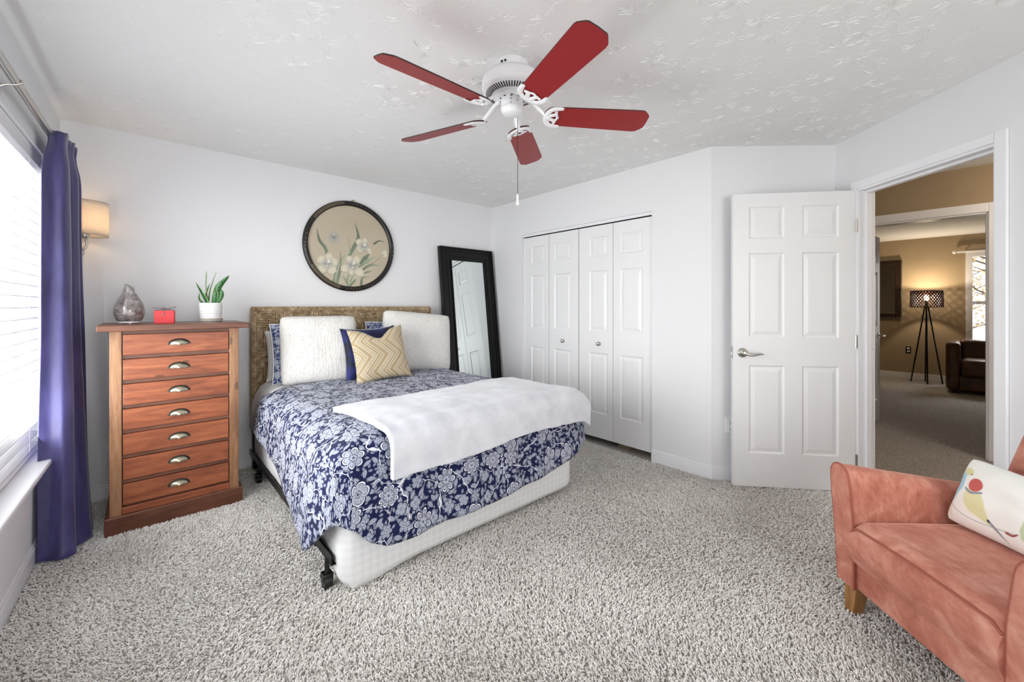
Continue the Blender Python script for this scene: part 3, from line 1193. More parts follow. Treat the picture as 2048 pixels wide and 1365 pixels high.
# far window
win = thing('window_3', 'narrow bright window in the tan room beyond the hall', 'window')
win['kind'] = 'structure'
mb = MB()
wy0, wy1, wz0, wz1 = -1.03, -0.03, 0.62, 2.12
mb.box(FARX - 0.02, FARX + 0.10, wy1 - 0.045, wy1 + 0.03, wz0 + 0.03, wz1 - 0.045)
mb.box(FARX - 0.02, FARX + 0.10, wy0 - 0.03, wy0 + 0.045, wz0 + 0.03, wz1 - 0.045)
mb.box(FARX - 0.02, FARX + 0.10, wy0 - 0.03, wy1 + 0.03, wz1 - 0.045, wz1 + 0.04)
mb.box(FARX - 0.05, FARX + 0.10, wy0 - 0.03, wy1 + 0.03, wz0 - 0.03, wz0 + 0.03)
mb.box(FARX + 0.03, FARX + 0.08, wy0 + 0.045, wy1 - 0.045, 1.30, 1.35)
mb.box(FARX + 0.045, FARX + 0.065, -0.535, -0.52, wz0 + 0.03, 1.30)
for z in (0.98, 1.70):
    mb.box(FARX + 0.05, FARX + 0.06, wy0 + 0.045, wy1 - 0.045, z, z + 0.012)
mk('window_frame', mb, M['trim'], win, bevel=0.003)
mb = MB()
mb.box(FARX + 0.053, FARX + 0.057, wy0 + 0.04, wy1 - 0.04, wz0, wz1 - 0.04)
mk('window_pane', mb, M['glass'], win)
rod = thing('curtain_rod', 'pale curtain rod above the window of the tan room', 'curtain rod')
mb = MB()
mb.tube([(FARX - 0.07, 0.10, 2.155), (FARX - 0.07, -1.3, 2.155)], 0.016, 10)
mk('rod', mb, M['plastic'], rod, smooth=True)
mb = MB()
mb.T = lambda p: (FARX - 0.07 + p[0], 0.10 + p[2], 2.155 + p[1])
mb.lathe([(0.010, 0), (0.026, 0.012), (0.030, 0.03), (0.02, 0.046), (0.0, 0.05)], 14)
mk('finial', mb, M['plastic'], rod, smooth=True)
mb = MB()
mb.tube([(FARX - 0.07, 0.02, 2.155), (FARX, 0.02, 2.155)], 0.009, 8)
mk('bracket', mb, M['plastic'], rod, smooth=True)

# wall mirror in the tan room
wm = thing('wall_mirror', 'dark beaded framed mirror on the tan wall beside floor lamp', 'mirror')
mb = MB()
mb.T = frame2((FARX, 0.0), (0, 1), (-1, 0))
y0, y1, z0, z1 = 0.755, 1.50, 1.05, 2.10
fwid = 0.09
for (a, b, c, d) in ((y0, y0 + fwid, z0, z1), (y1 - fwid, y1, z0, z1), (y0 + fwid, y1 - fwid, z0, z0 + fwid), (y0 + fwid, y1 - fwid, z1 - fwid, z1)):
    mb.box(a, b, 0.0, 0.035, c, d)
mf = mk('mirror_frame', mb, plain('walnut_frame', (44, 28, 18), 0.35), wm, bevel=0.01)
mb = MB()
mb.T = frame2((FARX, 0.0), (0, 1), (-1, 0))
for k in range(46):
    z = z0 + (z1 - z0) * k / 45
    mb.tube([(y0 + 0.008, 0.03, z), (y0 + 0.008, 0.044, z)], 0.008, 6)
for k in range(33):
    y = y0 + (y1 - y0) * k / 32
    mb.tube([(y, 0.03, z1 - 0.008), (y, 0.044, z1 - 0.008)], 0.008, 6)
    mb.tube([(y, 0.03, z0 + 0.008), (y, 0.044, z0 + 0.008)], 0.008, 6)
mk('beading', mb, M['pewter'], mf, smooth=True)
mb = MB()
mb.T = frame2((FARX, 0.0), (0, 1), (-1, 0))
mb.box(y0 + 0.06, y1 - 0.06, 0.012, 0.018, z0 + 0.06, z1 - 0.06)
mk('mirror_glass', mb, M['mirror'], wm)
outlet('wall_outlet', lambda p: (FARX + p[1], 0.675 - p[0], 0.50 + p[2]), 'dark framed outlet low on the tan wall near floor lamp', M['pewter_dark'])

# floor lamp
lamp = thing('floor_lamp', 'lit tripod floor lamp with brown lattice drum shade', 'lamp', (9.63, 0.435, 0))
mb = MB()
R0, z0, z1 = 0.188, 1.255, 1.515
# lattice shade: crossing strips around a drum
for sgn in (-1, 1):
    for k in range(32):
        pts = []
        for i in range(9):
            q = i / 8
            a = 2 * PI * k / 32 + sgn * q * 0.95
            pts.append((R0 * math.cos(a), R0 * math.sin(a), z0 + (z1 - z0) * q))
        mb.tube(pts, 0.0125, 4, flat=0.3)
for z in (z0, z1):
    mb.tube([(R0 * math.cos(2 * PI * i / 40), R0 * math.sin(2 * PI * i / 40), z) for i in range(41)], 0.009, 6)
shade_brown = plain('brown_lattice', (62, 38, 32), 0.6)
sh = mk('lamp_shade', mb, shade_brown, lamp)
mb = MB()
mb.lathe([(0.0, 1.36), (0.02, 1.362), (0.03, 1.385), (0.034, 1.41), (0.026, 1.44), (0.012, 1.455), (0, 1.457)], 16, cap=False)
mk('bulb', mb, M['bulb'], lamp, smooth=True)
mb = MB()
mb.lathe([(0.012, 1.24), (0.018, 1.25), (0.018, 1.33), (0.012, 1.36)], 14)
mb.tube([(-R0, 0, 1.258), (R0, 0, 1.258)], 0.004, 6)
mb.tube([(0, -R0, 1.258), (0, R0, 1.258)], 0.004, 6)
mk('socket', mb, M['black_metal'], lamp, smooth=True)
for a in (1.62, -1.52, 3.25, 0.12):
    mb = MB()
    mb.tube([(0.02 * math.cos(a), 0.02 * math.sin(a), 1.26), (0.185 * math.cos(a), 0.185 * math.sin(a), 0.0)], 0.010, 8)
    mk('leg', mb, M['black_metal'], lamp, smooth=True)
light('floor_lamp_glow', 'POINT', (0, 0, 1.47), 24, (1.0, 0.82, 0.60), radius=0.04, parent=lamp)

# leather sofa
sofa = thing('sofa', 'brown leather sofa at the right of the tan room', 'sofa', (8.76, 0.20, 0), math.radians(-90))
# local: x to the sofa's left-right, y backwards


def rbox(name, x0, x1, y0, y1, z0, z1, mat, parent, bev=0.05, seg=4):
    mb = MB()
    mb.box(x0, x1, y0, y1, z0, z1)
    return mk(name, mb, mat, parent, bevel=bev, seg=seg, smooth=True)


rbox('arm', 0.0, 0.15, 0.0, 0.74, 0.05, 0.74, M['leather'], sofa, 0.05)
rbox('arm', 1.77, 1.92, 0.0, 0.74, 0.05, 0.74, M['leather'], sofa, 0.05)
rbox('backrest', 0.13, 1.79, 0.50, 0.75, 0.05, 0.76, M['leather'], sofa, 0.06)
rbox('base', 0.13, 1.79, 0.03, 0.55, 0.05, 0.26, M['leather'], sofa, 0.02)
rbox('seat_cushion', 0.152, 0.955, -0.03, 0.53, 0.24, 0.50, M['leather'], sofa, 0.06)
rbox('seat_cushion', 0.965, 1.768, -0.03, 0.53, 0.24, 0.50, M['leather'], sofa, 0.06)
for x, y in ((0.1, 0.08), (1.8, 0.08), (0.1, 0.68), (1.8, 0.68)):
    rbox('foot', x - 0.03, x + 0.03, y - 0.03, y + 0.03, 0.0, 0.06, M['black_plastic'], sofa, 0.004)

# trees outside the far window
for (tx, ty, hh, sd) in ((13.2, -0.55, 3.6, 3), (17.2, 0.1, 4.6, 5)):
    tr_ = thing('tree', ['bare branching tree outside the far window, left one', 'bare branching tree outside the far window, right one'][sd == 3], 'tree', (tx, ty, -0.4))
    rr = random.Random(sd)
    mb = MB()
    mb.tube([(0, 0, 0), (0.05, 0.03, hh * 0.5), (0, 0.1, hh)], 0.09, 8, [0.11, 0.08, 0.03])
    tips = []
    for k in range(26):
        z = rr.uniform(0.2, 0.95) * hh
        a = rr.uniform(0, 6.28)
        L = rr.uniform(0.5, 1.3)
        p1 = (L * 0.5 * math.cos(a), L * 0.5 * math.sin(a), z + L * 0.25)
        p2 = (L * math.cos(a + 0.3), L * math.sin(a + 0.3), z + L * 0.45)
        mb.tube([(0, 0, z), p1, p2], 0.02, 5, [0.028, 0.018, 0.006])
        tips += [p1, p2]
    mk('trunk', mb, M['bark'], tr_, smooth=True)
    mb = MB()
    for k in range(1500):
        c = rr.choice(tips)
        p = Vector((c[0] + rr.gauss(0, 0.25), c[1] + rr.gauss(0, 0.25), c[2] + rr.gauss(0, 0.22)))
        d1 = Vector((rr.gauss(0, 1), rr.gauss(0, 1), rr.gauss(0, 1))).normalized() * 0.045
        d2 = d1.cross(Vector((rr.gauss(0, 1), rr.gauss(0, 1), rr.gauss(0, 1)))).normalized() * 0.022
        mb.add([p - d1, p + d2, p + d1, p - d2], [(0, 1, 2, 3)])
    mk('foliage', mb, M['fall_leaf'], tr_)
mb = MB()
mb.box(10.6, 30, -15, 15, -0.5, -0.4)
mb.box(-30, -1.2, -15, 20, -3.2, -3.0)
struct('ground', mb, M['grass'], 'dry lawn outside the house')

# ------------------------------------------------------------------ ceiling fan
FC = (1.327, 1.469)
fan = thing('ceiling_fan', 'white ceiling fan with five red blades above the bed', 'ceiling fan', (FC[0], FC[1], 0))
mb = MB()
mb.lathe([(0.078, 2.4399), (0.080, 2.425), (0.078, 2.398), (0.074, 2.390)], 40)
mk('canopy', mb, M['white_metal'], fan, smooth=True)
for a in (3.35, 3.58):
    mb = MB()
    mb.T = lambda p, a=a: (0.079 * math.cos(a) + p[0], 0.079 * math.sin(a) + p[1], 2.417 + p[2])
    mb.lathe([(0.0, -0.006), (0.005, -0.004), (0.006, 0.0), (0.005, 0.004), (0.0, 0.006)], 10, cap=False)
    mk('screw', mb, M['darkhole'], fan, smooth=True)
mb = MB()
mb.lathe([(0.06, 2.392), (0.100, 2.390), (0.128, 2.378), (0.141, 2.358), (0.145, 2.335), (0.145, 2.318), (0.140, 2.312), (0.141, 2.306), (0.136, 2.300), (0.128, 2.298)], 56)
mk('motor_housing', mb, M['white_metal'], fan, smooth=True)
mb = MB()
mb.lathe([(0.132, 2.300), (0.124, 2.293), (0.098, 2.284), (0.080, 2.281), (0.060, 2.284)], 56)
vr = mk('vent_ring', mb, M['white_metal'], fan, smooth=True)
mb = MB()
for k in range(60):
    a = 2 * PI * k / 60
    ca, sa = math.cos(a), math.sin(a)
    w = 0.0028
    vs = []
    for r, z in ((0.098, 2.2825), (0.126, 2.2925)):
        for s in (-1, 1):
            vs += [(r * ca - s * w * sa, r * sa + s * w * ca, z), (r * ca - s * w * sa, r * sa + s * w * ca, z + 0.004)]
    mb.add(vs, [(0, 2, 6, 4), (1, 5, 7, 3), (0, 4, 5, 1), (2, 3, 7, 6), (0, 1, 3, 2), (4, 6, 7, 5)])
mk('vent_slots', mb, M['darkhole'], vr)
mb = MB()
mb.lathe([(0.070, 2.283), (0.072, 2.270), (0.060, 2.268), (0.046, 2.268), (0.040, 2.283)], 40)
mb.mi = 1
for k in range(10):
    a = 2 * PI * k / 10 + 0.2
    mb.box(0.055 * math.cos(a) - 0.005, 0.055 * math.cos(a) + 0.005, 0.055 * math.sin(a) - 0.005, 0.055 * math.sin(a) + 0.005, 2.2665, 2.27)
mk('flywheel', mb, [M['white_metal'], M['darkhole']], fan, smooth=True)
mb = MB()
mb.lathe([(0.040, 2.276), (0.052, 2.274), (0.054, 2.268), (0.054, 2.232), (0.0525, 2.230), (0.054, 2.228), (0.054, 2.222), (0.044, 2.200), (0.030, 2.194), (0.0, 2.193)], 40)
sw = mk('switch_housing', mb, M['white_metal'], fan, smooth=True)
for a, z in ((3.9, 2.25), (3.9, 2.232), (3.9, 2.262), (4.5, 2.245)):
    mb = MB()
    mb.T = lambda p, a=a, z=z: (0.0542 * math.cos(a) + p[0], 0.0542 * math.sin(a) + p[1], z + p[2])
    mb.lathe([(0.0, -0.003), (0.003, 0.0), (0.0, 0.003)], 8, cap=False)
    mk('screw', mb, M['darkhole'], sw)
PITCH = math.radians(16)
BZ = 2.198
for k in range(5):
    ang = math.radians(7.0 + 72 * k - YAW)
    ca, sa = math.cos(ang), math.sin(ang)
    cp, sp = math.cos(PITCH), math.sin(PITCH)

    def BT(p, ca=ca, sa=sa):
        x, y, z = p[0], p[1] * cp + p[2] * sp, BZ - p[1] * sp + p[2] * cp
        return (ca * x - sa * y, sa * x + ca * y, z)
    # outline: rounded root, widening, clipped tip
    oz = []
    for i in range(13):
        a = PI / 2 + PI * i / 12
        oz.append((0.200 + 0.045 * math.cos(a), 0.060 * math.sin(a)))
    oz += [(0.42, -0.067), (0.632, -0.072), (0.647, -0.069), (0.672, -0.048), (0.679, -0.038), (0.681, 0.0), (0.679, 0.038), (0.672, 0.048), (0.647, 0.069), (0.632, 0.072), (0.42, 0.067)]
    mb = MB()
    mb.T = BT
    mb.prism(oz, 0.0, 0.006)
    mb.m = [0, 0] + [1] * (len(mb.f) - 2)
    bl = mk('blade', mb, [M['blade'], M['blade_edge']], fan)
    # cast blade iron: shank plus a crescent bracket with scrolls
    mb = MB()
    mb.T = BT
    cres = []
    for i in range(15):
        a = math.radians(100 + 160 * i / 14)
        cres.append((0.216 + 0.050 * math.cos(a), 0.060 * math.sin(a), -0.005))
    tipA = [(0.242, 0.058, -0.004), (0.226, 0.060, -0.005)]
    tipB = [(0.226, -0.060, -0.005), (0.242, -0.058, -0.004)]
    mb.tube(tipA + cres[1:-1] + tipB, 0.013, 8, [0.008, 0.012] + [0.0135] * 13 + [0.012, 0.008], flat=0.4)
    mb.tube([(0.166, 0, -0.005), (0.189, 0.012, -0.005), (0.214, 0.022, -0.005), (0.210, 0.040, -0.005)], 0.010, 8, [0.012, 0.011, 0.011, 0.008], flat=0.45)
    mb.tube([(0.166, 0, -0.005), (0.189, -0.012, -0.005), (0.214, -0.022, -0.005), (0.210, -0.040, -0.005)], 0.010, 8, [0.012, 0.011, 0.011, 0.008], flat=0.45)
    mb.tube([(0.212, 0.024, -0.005), (0.224, 0.0, -0.005), (0.212, -0.024, -0.005)], 0.007, 8, flat=0.45)
    mb.T = None
    p = [(0.066, 2.274), (0.095, 2.262), (0.125, 2.236), (0.155, 2.212), (0.165, 2.199), (0.180, BZ - 0.005)]
    mb.tube([(ca * r, sa * r, z) for r, z in p], 0.012, 10, [0.018, 0.015, 0.014, 0.014, 0.015, 0.015], flat=0.6)
    mk('blade_iron', mb, M['white_metal'], bl, smooth=True)
pcx, pcy = RT.x * 0.028 + FW.x * 0.03, RT.y * 0.028 + FW.y * 0.03
mb = MB()
mb.tube([(pcx, pcy, 2.20), (pcx, pcy, 1.815)], 0.0013, 6)
for i in range(150):
    z = 2.198 - i * 0.00255
    mb.lathe([(0.0004, z - 0.0011), (0.0017, z), (0.0004, z + 0.0011)], 5, (pcx, pcy), cap=False)
ch = mk('pull_chain', mb, M['pewter_dark'], fan)
mb = MB()
mb.lathe([(0.003, 1.822), (0.0055, 1.815), (0.006, 1.79), (0.0075, 1.77), (0.005, 1.767), (0.0, 1.767)], 14, (pcx, pcy))
mk('fob', mb, M['plastic'], ch, smooth=True)

# ------------------------------------------------------------------ chest of drawers
chest = thing('chest_of_drawers', 'reddish wood chest with seven drawers beside the purple curtain', 'chest of drawers', (0.17, 3.16, 0))
W2 = 0.300
DEP = 0.46
mb = MB()
mb.box(-W2 + 0.01, W2 - 0.01, 0.03, DEP - 0.01, 0.09, 1.13)
mk('carcass', mb, M['wood_dark'], chest)
mb = MB()
mb.box(-0.352, 0.350, -0.045, DEP + 0.03, 1.132, 1.166)
mk('top', mb, M['wood_dark'], chest, bevel=0.004)
mb = MB()
mb.box(-0.322, 0.318, -0.012, DEP, 0.0, 0.103)
mk('plinth', mb, M['wood_dark'], chest, bevel=0.004)
for x0, x1 in ((-0.302, -0.252), (0.248, 0.298)):
    mb = MB()
    mb.box(x0, x1, 0.0, 0.05, 0.10, 1.132)
    mk('post', mb, M['wood_post'], chest, bevel=0.003)
for x in (-W2, W2 - 0.015):
    mb = MB()
    mb.box(x, x + 0.015, 0.05, DEP, 0.10, 1.132)
    mk('side_panel', mb, M['wood_post'], chest, bevel=0.002)
mb = MB()
mb.box(-0.252, 0.248, 0.004, 0.05, 0.103, 0.142)
mk('bottom_rail', mb, M['wood_drawer'], chest, bevel=0.002)
mb = MB()
mb.box(-0.252, 0.248, 0.012, 0.05, 1.114, 1.132)
for i in range(6):
    z = 1.12 - (i + 1) * 0.1402
    mb.box(-0.252, 0.248, 0.012, 0.05, z - 0.004, z + 0.016)
mk('rails', mb, M['wood_dark'], chest)
for i in range(7):
    zt = 1.112 - i * 0.1402
    zb = zt - 0.116
    mb = MB()
    mb.box(-0.248, 0.244, 0.003, 0.30, zb, zt)
    dr = mk('drawer', mb, M['wood_drawer'], chest, bevel=0.003)
    # cup pull: half dome with backing rim
    cx, cz = -0.003, zt - 0.057
    mb = MB()

    def cup(u, v, cx=cx, cz=cz):
        a = PI * u
        e = PI / 2 * v
        return (cx - 0.043 * math.cos(a) * math.cos(e * 0.999), 0.001 - 0.021 * math.sin(e) * (0.35 + 0.65 * math.sin(a)), cz - 0.011 + 0.026 * math.sin(a) * math.cos(e * 0.999) - 0.004 * math.sin(e))
    mb.grid(cup, 20, 8)
    cpull = mk('cup_pull', mb, M['pewter'], dr, smooth=True, solid=0.002, angle=80)
    mb = MB()
    mb.tube([(cx - 0.047 * math.cos(PI * k / 20), 0.001, cz - 0.011 + 0.029 * math.sin(PI * k / 20)) for k in range(21)], 0.0055, 8)
    mk('pull_rim', mb, M['pewter_dark'], cpull, smooth=True)

CT = 1.166


def tw(o, parent=None):
    return o


# crackled glass diffuser
vase = thing('diffuser_vase', 'grey crackled teardrop vase on the chest of drawers', 'vase', (-0.055, 3.42, CT))
mb = MB()
prof = [(0.030, 0.012), (0.052, 0.014), (0.064, 0.035), (0.071, 0.065), (0.070, 0.095), (0.062, 0.122), (0.048, 0.150), (0.036, 0.172), (0.027, 0.192), (0.022, 0.212), (0.021, 0.225)]
vs, fs = [], []
n = 36
for r, z in prof:
    for k in range(n):
        a = 2 * PI * k / n
        slant = 0.014 * math.cos(a + 2.6) * max(0, (z - 0.17) / 0.055)
        vs.append((r * math.cos(a), r * math.sin(a), z + slant))
for i in range(len(prof) - 1):
    for k in range(n):
        fs.append((i * n + k, i * n + (k + 1) % n, (i + 1) * n + (k + 1) % n, (i + 1) * n + k))
mb.add(vs, fs)
mk('glass_body', mb, M['crackle'], vase, smooth=True, solid=0.003, angle=80)
mb = MB()
mb.lathe([(0.050, 0.004), (0.054, 0.006), (0.055, 0.013), (0.030, 0.014)], 32)
for k in range(3):
    a = 2 * PI * k / 3 + 0.6
    mb.box(0.04 * math.cos(a) - 0.006, 0.04 * math.cos(a) + 0.006, 0.04 * math.sin(a) - 0.006, 0.04 * math.sin(a) + 0.006, 0, 0.006)
mk('base', mb, M['plastic'], vase, smooth=True)

# red gift box with a ribbon bow
gift = thing('gift_box', 'small red box tied with dark string on the chest', 'box', (0.108, 3.36, CT), math.radians(-8))
mb = MB()
mb.box(-0.048, 0.048, -0.030, 0.030, 0, 0.078)
mk('box', mb, M['red_paper'], gift, bevel=0.002)
mb = MB()
mb.tube([(-0.048, 0, 0.080), (-0.02, 0.0, 0.082), (0, -0.004, 0.084), (0.03, 0, 0.082), (0.048, 0, 0.08)], 0.002, 6)
mb.tube([(0, -0.004, 0.085), (-0.02, -0.01, 0.092), (-0.048, -0.012, 0.094), (-0.054, -0.012, 0.096)], 0.0018, 6)
mb.tube([(0, -0.004, 0.085), (0.018, -0.01, 0.091), (0.045, -0.012, 0.098), (0.056, -0.012, 0.100)], 0.0018, 6, [0.0018, 0.0018, 0.0022, 0.0035])
mb.tube([(0, -0.004, 0.085), (-0.012, -0.012, 0.094), (0.004, -0.016, 0.097), (0.01, -0.01, 0.088), (0, -0.004, 0.085)], 0.0018, 6)
mb.tube([(0, -0.004, 0.085), (0.022, -0.014, 0.089), (0.03, -0.02, 0.084), (0.034, -0.026, 0.081)], 0.0018, 6)
mb.tube([(-0.004, -0.016, 0.082), (0.0, -0.0315, 0.078), (0.0, -0.0318, 0.055)], 0.0016, 6)
mk('string_bow', mb, M['ribbon'], gift, smooth=True)
mb = MB()
mb.tube([(0.0, -0.032, 0.055), (-0.012, -0.032, 0.049)], 0.002, 6)
mb.tube([(0.0, -0.032, 0.055), (0.0, -0.032, 0.047)], 0.002, 6)
mk('charm', mb, M['chrome'], gift, smooth=True)

# snake plant
plant = thing('potted_plant', 'snake plant in ribbed white pot on the chest', 'plant', (0.352, 3.46, CT))
mb = MB()
mb.lathe([(0.058, 0.0), (0.066, 0.003), (0.068, 0.022), (0.064, 0.024), (0.060, 0.014), (0.0, 0.012)], 40, cap=False)
mk('saucer', mb, M['stone_saucer'], plant, smooth=True)
mb = MB()
pr_ = [(0.052, 0.014)]
for i in range(6):
    z = 0.016 + i * 0.0185
    r = 0.060 + 0.0012 * i
    pr_ += [(r - 0.002, z), (r, z + 0.003), (r + 0.0005, z + 0.015), (r - 0.0015, z + 0.0178)]
pr_ += [(0.066, 0.128), (0.062, 0.128), (0.060, 0.112), (0.0, 0.112)]
mb.lathe(pr_, 44, cap=False)
mk('pot', mb, M['ceramic'], plant, smooth=True, angle=25)
mb = MB()
mb.lathe([(0.0605, 0.112), (0.05, 0.116), (0.0, 0.118)], 30, cap=False)
mk('soil', mb, M['soil'], plant, smooth=True)
leaves = [  # base xy, mid offset (right, up), tip offset (right, up), width, twist
    ((-0.022, -0.01), (-0.045, 0.09), (-0.080, 0.155), 0.030, 0.3, -0.01),
    ((-0.008, 0.012), (-0.018, 0.12), (-0.024, 0.235), 0.018, 1.0, 0.01),
    ((0.000, 0.02), (0.002, 0.10), (0.034, 0.230), 0.017, 0.7, 0.02),
    ((0.024, 0.005), (0.034, 0.125), (0.108, 0.205), 0.031, -0.4, 0.0),
    ((0.016, -0.018), (0.018, 0.07), (0.020, 0.115), 0.024, 0.2, -0.015),
    ((-0.016, 0.02), (-0.008, 0.08), (0.004, 0.150), 0.020, 0.5, 0.02),
    ((0.030, -0.012), (0.036, 0.06), (0.046, 0.105), 0.022, -0.2, -0.01),
    ((-0.030, 0.01), (-0.038, 0.04), (-0.040, 0.085), 0.020, 0.3, 0.0),
]
for bx, mo, to, w, twi, dep in leaves:
    P0 = Vector((bx[0] * RT.x - bx[1] * 0.6, bx[0] * RT.y + bx[1], 0.112))
    P1 = P0 + Vector((mo[0] * RT.x + dep * 0.5, mo[0] * RT.y * 0.6 + dep * 0.5, mo[1]))
    P2 = P0 + Vector((to[0] * RT.x + dep, to[0] * RT.y * 0.6 + dep, to[1]))
    spine = catmull([P0, P1, P2], 12)
    vs, us, fs = [], [], []
    for i, p in enumerate(spine):
        q = i / 12
        ww = 1.75 * w * (0.55 + 0.75 * q) * (1 - q ** 2.2) ** 0.8 + 0.0012
        a = twi * 0.6 + 0.6 * q * (1 if twi > 0 else -1)
        d1 = Vector((RT.x * math.cos(a) - FW.x * math.sin(a), RT.y * math.cos(a) - FW.y * math.sin(a), 0))
        d2 = Vector((-d1.y, d1.x, 0))
        for k in (-1, -0.5, 0, 0.5, 1):
            vs.append(p + d1 * (ww * k * 0.5) - d2 * (ww * 0.16 * (1 - k * k)))
            us.append((k * 0.5 + 0.5, q))
    for i in range(12):
        for k in range(4):
            a = i * 5 + k
            fs.append((a, a + 1, a + 6, a + 5))
    mb = MB()
    mb.add(vs, fs, us)
    mk('leaf', mb, M['leaf'], plant, smooth=True, solid=0.002, angle=80)

# ------------------------------------------------------------------ sconce
sc_ = thing('wall_sconce', 'lit wall sconce with cream drum shade behind the purple curtain', 'lamp', (-0.262, 3.785, 0))
mb = MB()
Rs = 0.108
mb.grid(lambda u, v: (Rs * math.cos(2 * PI * u), -0.145 + Rs * math.sin(2 * PI * u), 1.708 + 0.205 * v), 56, 6, lambda u, v: (u * 0.77, v * 0.205))
sh = mk('lamp_shade', mb, M['shade_cream'], sc_, smooth=True, solid=0.002)
trimm = plain('shade_trim', (150, 140, 126), 0.7)
for z in (1.708, 1.913):
    mb = MB()
    mb.tube([(Rs * math.cos(2 * PI * i / 48), -0.145 + Rs * math.sin(2 * PI * i / 48), z) for i in range(49)], 0.0018, 6)
    mk('shade_rim', mb, trimm, sh, smooth=True)
mb = MB()
mb.tube(catmull([(-0.060, -0.01, 1.62), (-0.062, -0.09, 1.612), (-0.040, -0.135, 1.612), (-0.010, -0.145, 1.618), (0.010, -0.145, 1.645), (0.008, -0.145, 1.70)], 24), 0.0065, 12)
mb.lathe([(0.016, 1.69), (0.022, 1.698), (0.022, 1.725), (0.014, 1.75)], 16, (0, -0.145))
mk('arm', mb, M['chrome'], sc_, smooth=True)
mb = MB()
mb.T = lambda p: (p[0] - 0.06, -p[2], 1.62 + p[1])
mb.lathe([(0.05, -0.001), (0.05, 0.010), (0.04, 0.018), (0.0, 0.02)], 28)
mk('wall_plate', mb, M['chrome'], sc_, smooth=True)
mb = MB()
mb.lathe([(0.012, 1.75), (0.024, 1.775), (0.030, 1.80), (0.024, 1.828), (0.0, 1.838)], 16, (0, -0.145), cap=False)
mk('bulb', mb, M['bulb'], sc_, smooth=True)
light('sconce_glow', 'POINT', (0, -0.145, 1.80), 10.0, (1.0, 0.91, 0.80), radius=0.03, parent=sc_)
mb = MB()
mb.tube(catmull([(-0.185, 3.782, 1.58), (-0.182, 3.78, 1.2), (-0.160, 3.78, 0.9), (-0.165, 3.78, 0.5), (-0.170, 3.78, 0.32), (-0.20, 3.768, 0.16), (-0.265, 3.765, 0.10)], 40), 0.0022, 6)
tag(mk('lamp_cord', mb, M['plastic'], None, smooth=True), 'thin white cord hanging down the wall beside the chest', 'cord')

# ------------------------------------------------------------------ round iris picture
pic = thing('round_picture', 'round iris painting in black frame on the wall above headboard', 'picture', (1.425, 3.785, 1.818))
Rf = 0.412
mb = MB()
vs, fs = [], []
n = 96
prof = [(Rf, 0.0), (Rf, -0.022), (Rf - 0.008, -0.030), (Rf - 0.028, -0.032), (Rf - 0.040, -0.026), (Rf - 0.044, -0.014), (Rf - 0.044, 0.0)]
for k in range(n):
    a = 2 * PI * k / n
    for r, y in prof:
        vs.append((r * math.cos(a), y, r * math.sin(a)))
L_ = len(prof)
for k in range(n):
    k2 = (k + 1) % n
    for i in range(L_):
        i2 = (i + 1) % L_
        fs.append((k * L_ + i, k * L_ + i2, k2 * L_ + i2, k2 * L_ + i))
mb.add(vs, fs)
fr = mk('picture_frame', mb, M['art_frame'], pic, smooth=True, angle=50)
rr = random.Random(4)
for a0, a1, dense in ((1.75, 2.55, 1), (3.65, 4.45, 1)):
    mb = MB()
    for row, r in enumerate((Rf - 0.012, Rf - 0.021, Rf - 0.030)):
        for k in range(44):
            a = a0 + (a1 - a0) * (k + 0.5 * (row % 2)) / 44
            mb.T = lambda p, a=a, r=r: (r * math.cos(a) + p[0], -0.0322 + p[1] * 0.35, r * math.sin(a) + p[2])
            mb.lathe([(0.0, -0.0026), (0.0026, 0.0), (0.0, 0.0026)], 6, cap=False)
    mk('inlay_band', mb, M['pearl'], fr)
for a in [1.35, 1.45, 1.52, 2.95, 3.05, 3.14, 3.22, 3.3, 4.6, 4.68, 4.75, 4.83, 4.9, 5.05, 5.12, 5.2, 6.15, 6.25, 0.1]:
    r = Rf - 0.02 + rr.uniform(-0.006, 0.006)
    mb = MB()
    mb.T = lambda p, a=a, r=r: (r * math.cos(a) + p[0], -0.0322 + p[1] * 0.35, r * math.sin(a) + p[2])
    mb.lathe([(0.0, -0.004), (0.004, 0.0), (0.0, 0.004)], 6, cap=False)
    mk('inlay_dot', mb, M['pearl'], fr)


def painted_grid(name, X, Y, Z, colors, mat, parent, keep=None, uv=None):
    ny, nx = X.shape
    vid = np.arange(nx * ny).reshape(ny, nx)
    quads = np.stack([vid[:-1, :-1], vid[:-1, 1:], vid[1:, 1:], vid[1:, :-1]], -1).reshape(-1, 4)
    if keep is not None:
        kq = keep.ravel()[quads].all(1)
        quads = quads[kq]
    me = bpy.data.meshes.new(name)
    me.from_pydata(np.stack([X.ravel(), Y.ravel(), Z.ravel()], 1).tolist(), [], quads.tolist())
    at = me.color_attributes.new('paint', 'FLOAT_COLOR', 'POINT')
    c4 = np.ones((nx * ny, 4), np.float32)
    c4[:, :3] = colors.reshape(-1, 3)
    at.data.foreach_set('color', c4.ravel())
    me.materials.append(mat)
    me.polygons.foreach_set('use_smooth', [True] * len(me.polygons))
    o = bpy.data.objects.new(name, me)
    COL.objects.link(o)
    o.parent = parent
    return o


def L3(r, g, b):
    return np.array(lin(r, g, b)[:3], np.float32)


